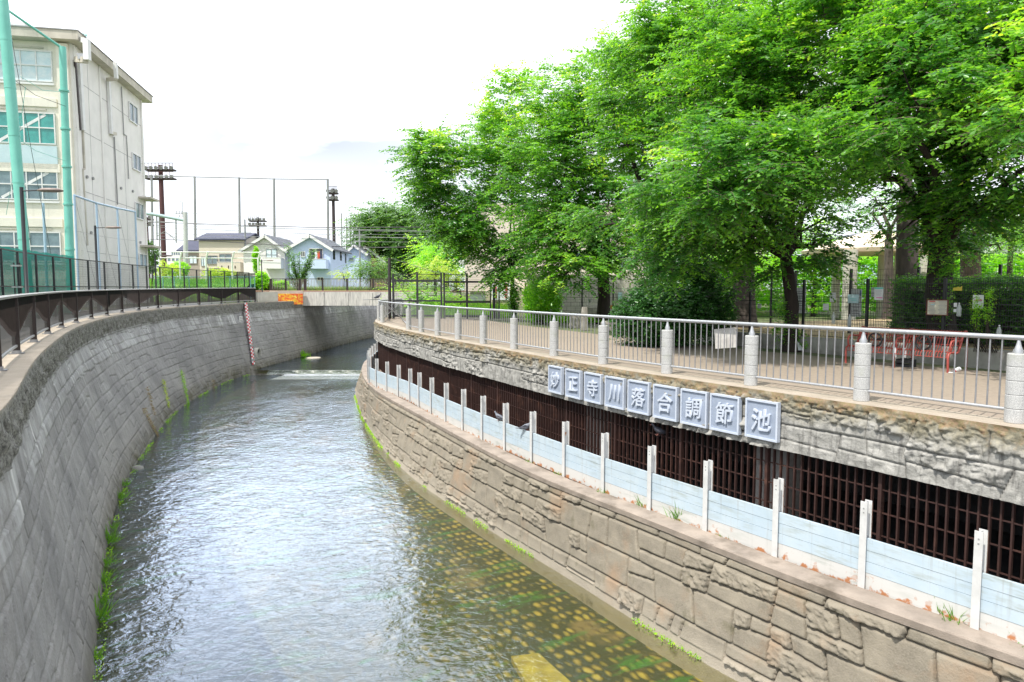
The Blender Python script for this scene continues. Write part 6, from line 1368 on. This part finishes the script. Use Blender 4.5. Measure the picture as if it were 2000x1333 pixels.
# vase-shaped young zelkova
q = PD(583, 545, 74); o = thing('young_zelkova', 'young tree with upswept branches in a V shape before the houses', 'tree', (q.x, 74, 5.2), 0, 'small trees by the bridge')
mb = MB(); SS, DD = [], []
for (px, py, k) in ((562, 482, 1), (572, 500, 1), (585, 500, .8), (605, 498, 1), (614, 492, 1), (596, 515, .7), (575, 520, .7), (608, 512, .7), (566, 535, .5)):
    a = np.array([q.x, 74, 5.9]); b = np.array(PD(px, py, 74+random.uniform(-1, 1))); m_ = (a+b)/2+np.array([(a-b)[0]*.12, 0, -.2]); mb.tube([a, m_, b], [.07, .05, .015], 5)
    for t in np.linspace(.35, 1.0, 16):
        p = (1-t)**2*a+2*(1-t)*t*m_+t*t*b
        for _ in range(5): SS.append(p+rng.normal(0, .16, 3)); DD.append((b-a)/np.linalg.norm(b-a)+rng.normal(0, .5, 3))
mb.tube([(q.x, 74, 5.2), (q.x, 74, 6.0)], [.14, .10], 8); mb.build('trunk', M_bark, o); SS, DD = np.array(SS), unit(np.array(DD)); cards('crown', *sprays(SS, DD, np.full(len(SS), .5), 8, .17, tint0=np.full(len(SS), .35)), LF_far, o)
# ---------------------------------------------------------------- bushes, hedge, ivy
def bush(name, label, cat, es, n, leaf, m_, base, flat=.9, nl=7, twl=.28, tintb=.0, kind=None, group=None, shell=.22):
    P = np.concatenate([ell_points(e, int(n*e[3]*e[4]*e[5]/sum(x[3]*x[4]*x[5] for x in es)), shell) for e in es]); ctr = np.concatenate([np.repeat(np.array(e[:3])[None], int(n*e[3]*e[4]*e[5]/sum(x[3]*x[4]*x[5] for x in es)), 0) for e in es])
    P += (fbm(P[:, 0]*1.6+P[:, 1], P[:, 2]*1.6, 3, 5)[:, None]-.45)*(P-ctr)*1.0
    P = P[P[:, 2] > base+.05]; ctr = ctr[:len(P)] if len(ctr) != len(P) else ctr
    c0 = np.mean([e[:3] for e in es], axis=0); D = unit((P-c0)+rng.normal(0, .6, P.shape)+np.array([0, 0, .5])); tint = np.clip(.32+tintb+rng.normal(0, .17, len(P))+.25*(fbm(P[:, 0]*1.2, P[:, 2]*1.4+P[:, 1], 3, 9)-.45), 0, 1)
    d = sprays(P, D, twl*(.6+.6*rng.random(len(P))), nl, leaf, spread=1.1, droop=.1, tint0=tint, flat=flat); o = thing(name, label, cat, (float(c0[0]), float(c0[1]), base), 0, group); cards('foliage', *d, m_, o)
    mb = MB()
    for k in range(7): e = P[int(rng.integers(len(P)))]; mb.tube([(c0[0]+.05*k, c0[1], base-.05), (np.array([c0[0], c0[1], base])+e)/2, e], [.04, .025, .01] if leaf > .1 else [.012, .009, .005], 5)
    mb.build('stems_or_core', M_bark, o); print('BUSH', label[:30], len(d[0])); return o
bush('evergreen_bush', 'tall dark glossy evergreen bush behind the railing', 'bush', [E(1315, 605, 21.5, 85, 70, 1.3), E(1360, 585, 22, 60, 60, 1.1), E(1265, 620, 21.5, 50, 55, .8), E(1320, 530, 22, 60, 45, 1.0), E(1390, 620, 22.5, 40, 40, .8), E(1235, 640, 22, 30, 30, .6)], 6000, .12, LF_dark, PR, tintb=.12)
bush('ivy_bush', 'small bright bush clipped round beside the grid fence', 'bush', [E(1060, 590, 36, 36, 36, .9), E(1045, 612, 36, 22, 14, .5)], 1800, .12, LF_bright, PR, tintb=-.15)
bush('climbing_plant', 'leafy climber wound round the thin left trunk', 'climber', [E(1004, 590, 41, 8, 30, .25)], 260, .13, LF_cherry, PR)
for nm, lb_, es, n in (('tree_ivy', 'ivy climbing the thick trunk behind the cream notice board', [E(1840, 560, 17.1, 14, 60, .35), E(1845, 500, 17.0, 20, 40, .3), E(1850, 610, 17.0, 16, 12, .2)], 330), ('trunk_shoots', 'fresh shoots and creepers on the lower leaning trunk', [E(1535, 640, 20.1, 22, 40, .3), E(1560, 665, 20.0, 18, 22, .3), E(1530, 600, 20.2, 16, 20, .25)], 300), ('young_creeper', 'yellow-green creeper climbing the fence right of the pink-striped notice', [E(1930, 600, 15.4, 4, 34, .06)], 110), ('young_creeper', 'thin creeper climbing the fence left of the pink-striped notice', [E(1906, 612, 15.6, 4, 36, .06)], 90)): bush(nm, lb_, 'creeper', es, n, .085 if 'young' not in nm else .05, LF_cherry if 'young' not in nm else LF_bright, PR if 'young' not in nm else PR+.4, nl=5, twl=.18, tintb=.15)
# hedge along the park fence
def hedge(name, label, crv, a0, a1, w_, h0, h1, n, leaf, m_, tintb=0, corep=True):
    a = rng.uniform(a0, a1, n); s_, P, N = a, np.stack([np.interp(a, arc(crv), crv[:, 0]), np.interp(a, arc(crv), crv[:, 1])], 1), np.stack([np.interp(a, arc(crv), norms(crv)[:, 0]), np.interp(a, arc(crv), norms(crv)[:, 1])], 1)
    fr = rng.random(n); side = rng.choice([0, 0, 1, 2], n); u = np.where(side == 0, rng.normal(0, .09, n), np.where(side == 2, w_+rng.normal(0, .09, n), rng.uniform(0, w_, n))); top = h1+(fbm(a*.8, a*0, 3, 3)-.45)*.28
    z = np.where(side == 1, top+rng.normal(0, .05, n), h0+(top-h0)*rng.random(n)); u = u+(fbm(a*1.5, z*2, 3, 8)-.45)*.5
    Pz = np.c_[P-N*u[:, None], z]; D = unit(np.c_[N*np.where(side == 2, -1, 1)[:, None], np.full(n, .7)]+rng.normal(0, .5, (n, 3))); d = sprays(Pz, D, np.full(n, .22), 6, leaf, spread=1.1, droop=.1, tint0=np.clip(.35+tintb+.5*(fbm(a*1.3, z*2.2, 3, 12)-.45)+rng.normal(0, .1, n), 0, 1), flat=.8)
    p = np.array([np.interp(a0, arc(crv), crv[:, 0]), np.interp(a0, arc(crv), crv[:, 1])]); o = thing(name, label, 'hedge', (float(p[0]), float(p[1]), PR)); cards('foliage', *d, m_, o)
    if not corep: return o
    core = MB(); c2 = crv[(arc(crv) >= a0) & (arc(crv) <= a1)]; sweep(core, c2, [(-.25, h0), (-.25, h1-.25), (-w_+.2, h1-.25), (-w_+.2, h0)]); core.build('stems_or_core', M_bark, o); return o  # solid hidden core added to fill the hedge, instead of separate stems
hc = offset(KC, -2.2); ah = arc(hc)
hedge('clipped_hedge', 'long clipped green hedge behind the park fence', hc, 1.0, arc_at_px(hc, 1745, 6), 1.1, PR+.35, CZ+.22, 11000, .085, LF_cherry, -.22)
yc = np.array([[12, 52.], [20, 49.], [30, 46.], [46, 40.]]); yc = resample(yc, .4)
hedge('sunlit_shrubs', 'bright yellow-green shrubs in full sun beyond the hedge', yc, .5, arc(yc)[-1], 3.0, PR+.3, 8.3, 14000, .24, LF_bright, .2, False)
for px, d, lb_, es in ((1590, 47, 'sunlit tree behind the park, left of the shelter', [E(1590, 480, 47, 60, 45), E(1540, 500, 47, 50, 30)]), (1830, 50, 'sunlit tree behind the park, between the shelter and the white house', [E(1830, 480, 50, 60, 40), E(1900, 500, 50, 50, 35)]), (1970, 38, 'fresh green tree before the white house at right', [E(1965, 450, 38, 60, 35), E(1990, 420, 38, 40, 50)]), (1380, 45, 'leafy tree filling the gap behind the tall bush', [E(1400, 520, 45, 110, 50)])): mass('broadleaf_tree', lb_, px, 560, d, es, LF_bright, .17, 1.1, 'sunlit trees behind the park', .15, tintb=.05)
# ---------------------------------------------------------------- grass and weeds
def blades(P, h, m_, name, parent=None, lean=.5, w_=.014, tintb=.4):
    n = len(P); D = unit(np.c_[rng.normal(0, lean, (n, 2)), np.ones(n)]); W = unit(np.cross(D, unit(rng.normal(0, 1, (n, 3))))); l_ = h*(.5+.7*rng.random(n)); return cards(name, P, D, W, l_, np.full(n, w_), np.clip(tintb+rng.normal(0, .2, n), 0, 1), m_, parent, fold=.1)
def tuft(q, h, n, label, r_=.10, m_=None, w_=.012, name='grass_tuft', cat='grass tuft', group=None, lean=.5, tintb=.4):
    o = thing(name, label, cat, tuple(q), 0, group); P = np.array(q)+np.c_[rng.normal(0, r_, (n, 2)), np.zeros(n)]; blades(P, h, m_ or LF_grass, 'foliage', o, lean, w_, tintb)
    P = np.array(q)+rng.normal(0, r_*.5, (n//6+2, 3))*[1, 1, .1]; D = unit(np.c_[rng.normal(0, .5, (len(P), 2)), np.ones(len(P))]); cards('seed_stalks', P, D, unit(np.cross(D, [1, .2, 0])), np.full(len(P), h*1.5), np.full(len(P), .006), np.full(len(P), .8), m_ or LF_grass, o); return o
for px, py, h, n, lb_ in ((1328, 1018, .30, 90, 'bushy grass tuft on the ledge under the middle barrier panels'), (1255, 992, .22, 50, 'grass tuft on the ledge just left of the larger tuft'), (1412, 1050, .12, 40, 'small weed on the ledge right of the large tuft'), (1842, 1203, .22, 60, 'left one of two grass tufts before the last full panel'), (1872, 1216, .24, 60, 'right one of two grass tufts before the last full panel'), (1990, 1256, .16, 50, 'grass tuft on the ledge at the right edge'), (1180, 965, .14, 40, 'dry weed at a barrier post foot near the middle'), (1035, 905, .12, 30, 'tiny weed on the ledge near the pigeons'), (1090, 930, .10, 30, 'tiny weed on the ledge below the first character plate')): tuft(PL(px, py, LEDGE-.05), h, n, lb_, .07, group='weeds on the ledge')
wl_s = [(190, 1215, .42, 120), (196, 1180, .34, 90), (203, 1140, .30, 80), (207, 1105, .28, 80), (212, 1062, .40, 110), (217, 1035, .28, 70), (236, 975, .30, 90), (243, 950, .24, 70), (184, 1290, .22, 70)]
for i, (px, py, h, n) in enumerate(wl_s): tuft(PL(px, py, .02), h*.85, int(n*.6), ['lush grass clump lowest but one at the foot of the left wall', 'grass clump just above the lush bottom one at the left waterline', 'leafy tuft at the left waterline, third from the bottom', 'leafy tuft at the left waterline, fourth from the bottom', 'long-bladed grass clump midway along the left waterline', 'short tuft behind the long-bladed clump at the left waterline', 'tuft at the left waterline, second farthest of the near row', 'farthest tuft of the near row at the left waterline', 'lowest small tuft at the left waterline'][i], .10, group='grass clumps at the left waterline', w_=.018, lean=.8, tintb=.28)
for (x0, y0, x1, y1, m_, lb_, n) in ((240, 815, 262, 905, LF_dry, 'dry brown weed streak on the left wall, nearest', 500), (284, 755, 300, 810, LF_dry, 'thin dry weed streak on the left wall, second', 300), (314, 740, 328, 795, LF_yel, 'yellowish weed streak on the left wall, third', 420), (353, 726, 366, 792, LF_bright, 'greenest weed column growing down a drain line of the left wall', 700), (413, 738, 417, 762, LF_dry, 'small far weed streak low on the left wall', 140)):
    a, t = left_face(x0, y0, off=.02); b, _ = left_face(x1, y1, off=.02); o = thing('wall_weed', lb_, 'weeds', tuple(b), 0, 'weed streaks on the left wall'); n = int(n*.7); tt = rng.random(n)[:, None]; nn_ = np.array([t[1], -t[0], .0]); wv = np.array([t[0], t[1], 0])
    P = np.array(a)*(1-tt)+np.array(b)*tt+wv*rng.normal(0, .19, (n, 1))*(1-.7*tt)+nn_*rng.uniform(0, .06, (n, 1)); D = unit(nn_*.8+rng.normal(0, .6, (n, 3))+np.array([0, 0, -.2])); cards('foliage', P, D, unit(np.cross(D, rng.normal(0, 1, (n, 3)))), .07+.10*rng.random(n), np.full(n, .011), np.clip(rng.normal(.45, .25, n), 0, 1), m_, o)
def fringe(crv, off, ya, yb, z, n, leaf, label, m_=None, tintb=.2, wdt=.05):
    c2 = crv[(crv[:, 1] > ya) & (crv[:, 1] < yb)]; a = rng.uniform(0, arc(c2)[-1], n*2); keep = fbm(a*1.1, a*0, 3, 41+int(ya)) > .42; a = a[keep]; n = len(a); P = np.stack([np.interp(a, arc(c2), c2[:, k]) for k in range(2)], 1)+np.stack([np.interp(a, arc(c2), norms(c2)[:, k]) for k in range(2)], 1)*(off+rng.normal(0, wdt, n)[:, None])
    P = np.c_[P, z+rng.uniform(0, .06, n)]; D = unit(rng.normal(0, 1, (n, 3))+[0, 0, .8]); tagit(cards('waterline_moss', P, D, unit(np.cross(D, rng.normal(0, 1, (n, 3)))), leaf*(.5+rng.random(n)), leaf*.7*(.5+rng.random(n)), np.clip(.5+tintb+rng.normal(0, .2, n), 0, 1), m_ or LF_bright), label, 'moss', kind='stuff')
fringe(RB, .03, 8, 40, .0, 3000, .04, 'bright green weed fringe along the foot of the right wall')
fringe(LB, -.06, 9, 50, .0, 900, .04, 'green moss fringe along the foot of the left wall', tintb=0)
# grass verges
def lawn(name, label, x0, x1, y0, y1, zf, n, h, tintb=.5, m_=None):
    P = np.c_[rng.uniform(x0, x1, n), rng.uniform(y0, y1, n)]; P = np.c_[P, [zf(y) for y in P[:, 1]]]; o = blades(P, h, m_ or LF_grass, name, None, .35, .05, tintb); tagit(o, label, 'grass', kind='stuff')
def bankz(y): return float(np.interp(y, [60, 60.5, 62, 64, 67, 72, 76, 90], [5.2, 5.2, 6.0, 6.7, 6.95, 7.0, 5.2, 5.2]))-.05
lawn('field_grass', 'tall bright grass covering the bank behind the green field fence', -46, -24.5, 60.6, 73, bankz, 14000, .5, .55)
lawn('verge_grass', 'grass verge behind the far promenade railing', 1.0, 9.0, 36, 41.5, lambda y: PR, 6000, .26, .35)
lawn('gate_grass', 'bright grass and weeds on the ground beyond the gate', -7, 0, 43.5, 55, gr, 9000, .35, .6)
lawn('bridge_grass', 'yellowing grass seen between the slats of the bridge railing', -27, -8, 76, 82, lambda y: 5.9, 5000, .8, .75)
for px, py, d, lb_, rx, ry, m_ in ((290, 500, 57, 'dark shrub right against the school corner', 16, 30, LF_far), (330, 535, 75, 'yellow-green shrub behind the gantry post foot', 24, 20, LF_yel), (425, 535, 76, 'loose yellow-green shrub before the cream house', 30, 10, LF_yel), (510, 548, 66, 'weedy shrub at the left end of the bridge railing', 12, 16, LF_bright), (350, 528, 77, 'low leafy shrub right of the gantry post', 20, 14, LF_bright), (548, 557, 67, 'low creeper spilling over the pinkish parapet', 14, 5, LF_bright), (500, 505, 79, 'thin creeper on the white pipe frame end', 3, 22, LF_bright)):
    e = E(px, py, d, rx, ry); bush('shrub', lb_, 'shrub', [e], 500, .18, m_, 5.2, group='shrubs by the field', tintb=.1)
q = PL(589, 697, W2); tuft(q, .5, 160, 'leafy clump growing on the gravel islet upstream of the weir', .30, LF_bright, .05, 'islet_plant', 'water plant', lean=.9)
q = PL(612, 699, W2); me = MB(); n = 12; vs = []
for z, r_ in ((-.1, 1.3), (.008, 1.0), (.03, .5)): vs += [(q.x+.6*r_*math.cos(2*math.pi*k/n)*(1+.15*math.sin(3*k)), q.y+.8*r_*math.sin(2*math.pi*k/n), W2+z) for k in range(n)]
tagit(me.add(vs, [(i*n+k, i*n+(k+1) % n, (i+1)*n+(k+1) % n, (i+1)*n+k) for i in range(2) for k in range(n)]+[tuple(range(2*n, 3*n))]).build('gravel_islet', mat('pale_gravel', (.55,.50,.42), (.42,.38,.32), 6, .95, .5, 30)), 'small pale gravel islet in the river upstream of the weir', 'islet')
q = PL(268, 916, .0); tagit(MB().lathe((q.x, q.y, -.05), [(.22, 0), (.2, .1), (.1, .15)], 8).build('wet_stone', M_conc), 'pale flat stone at the foot of the left wall', 'stone')
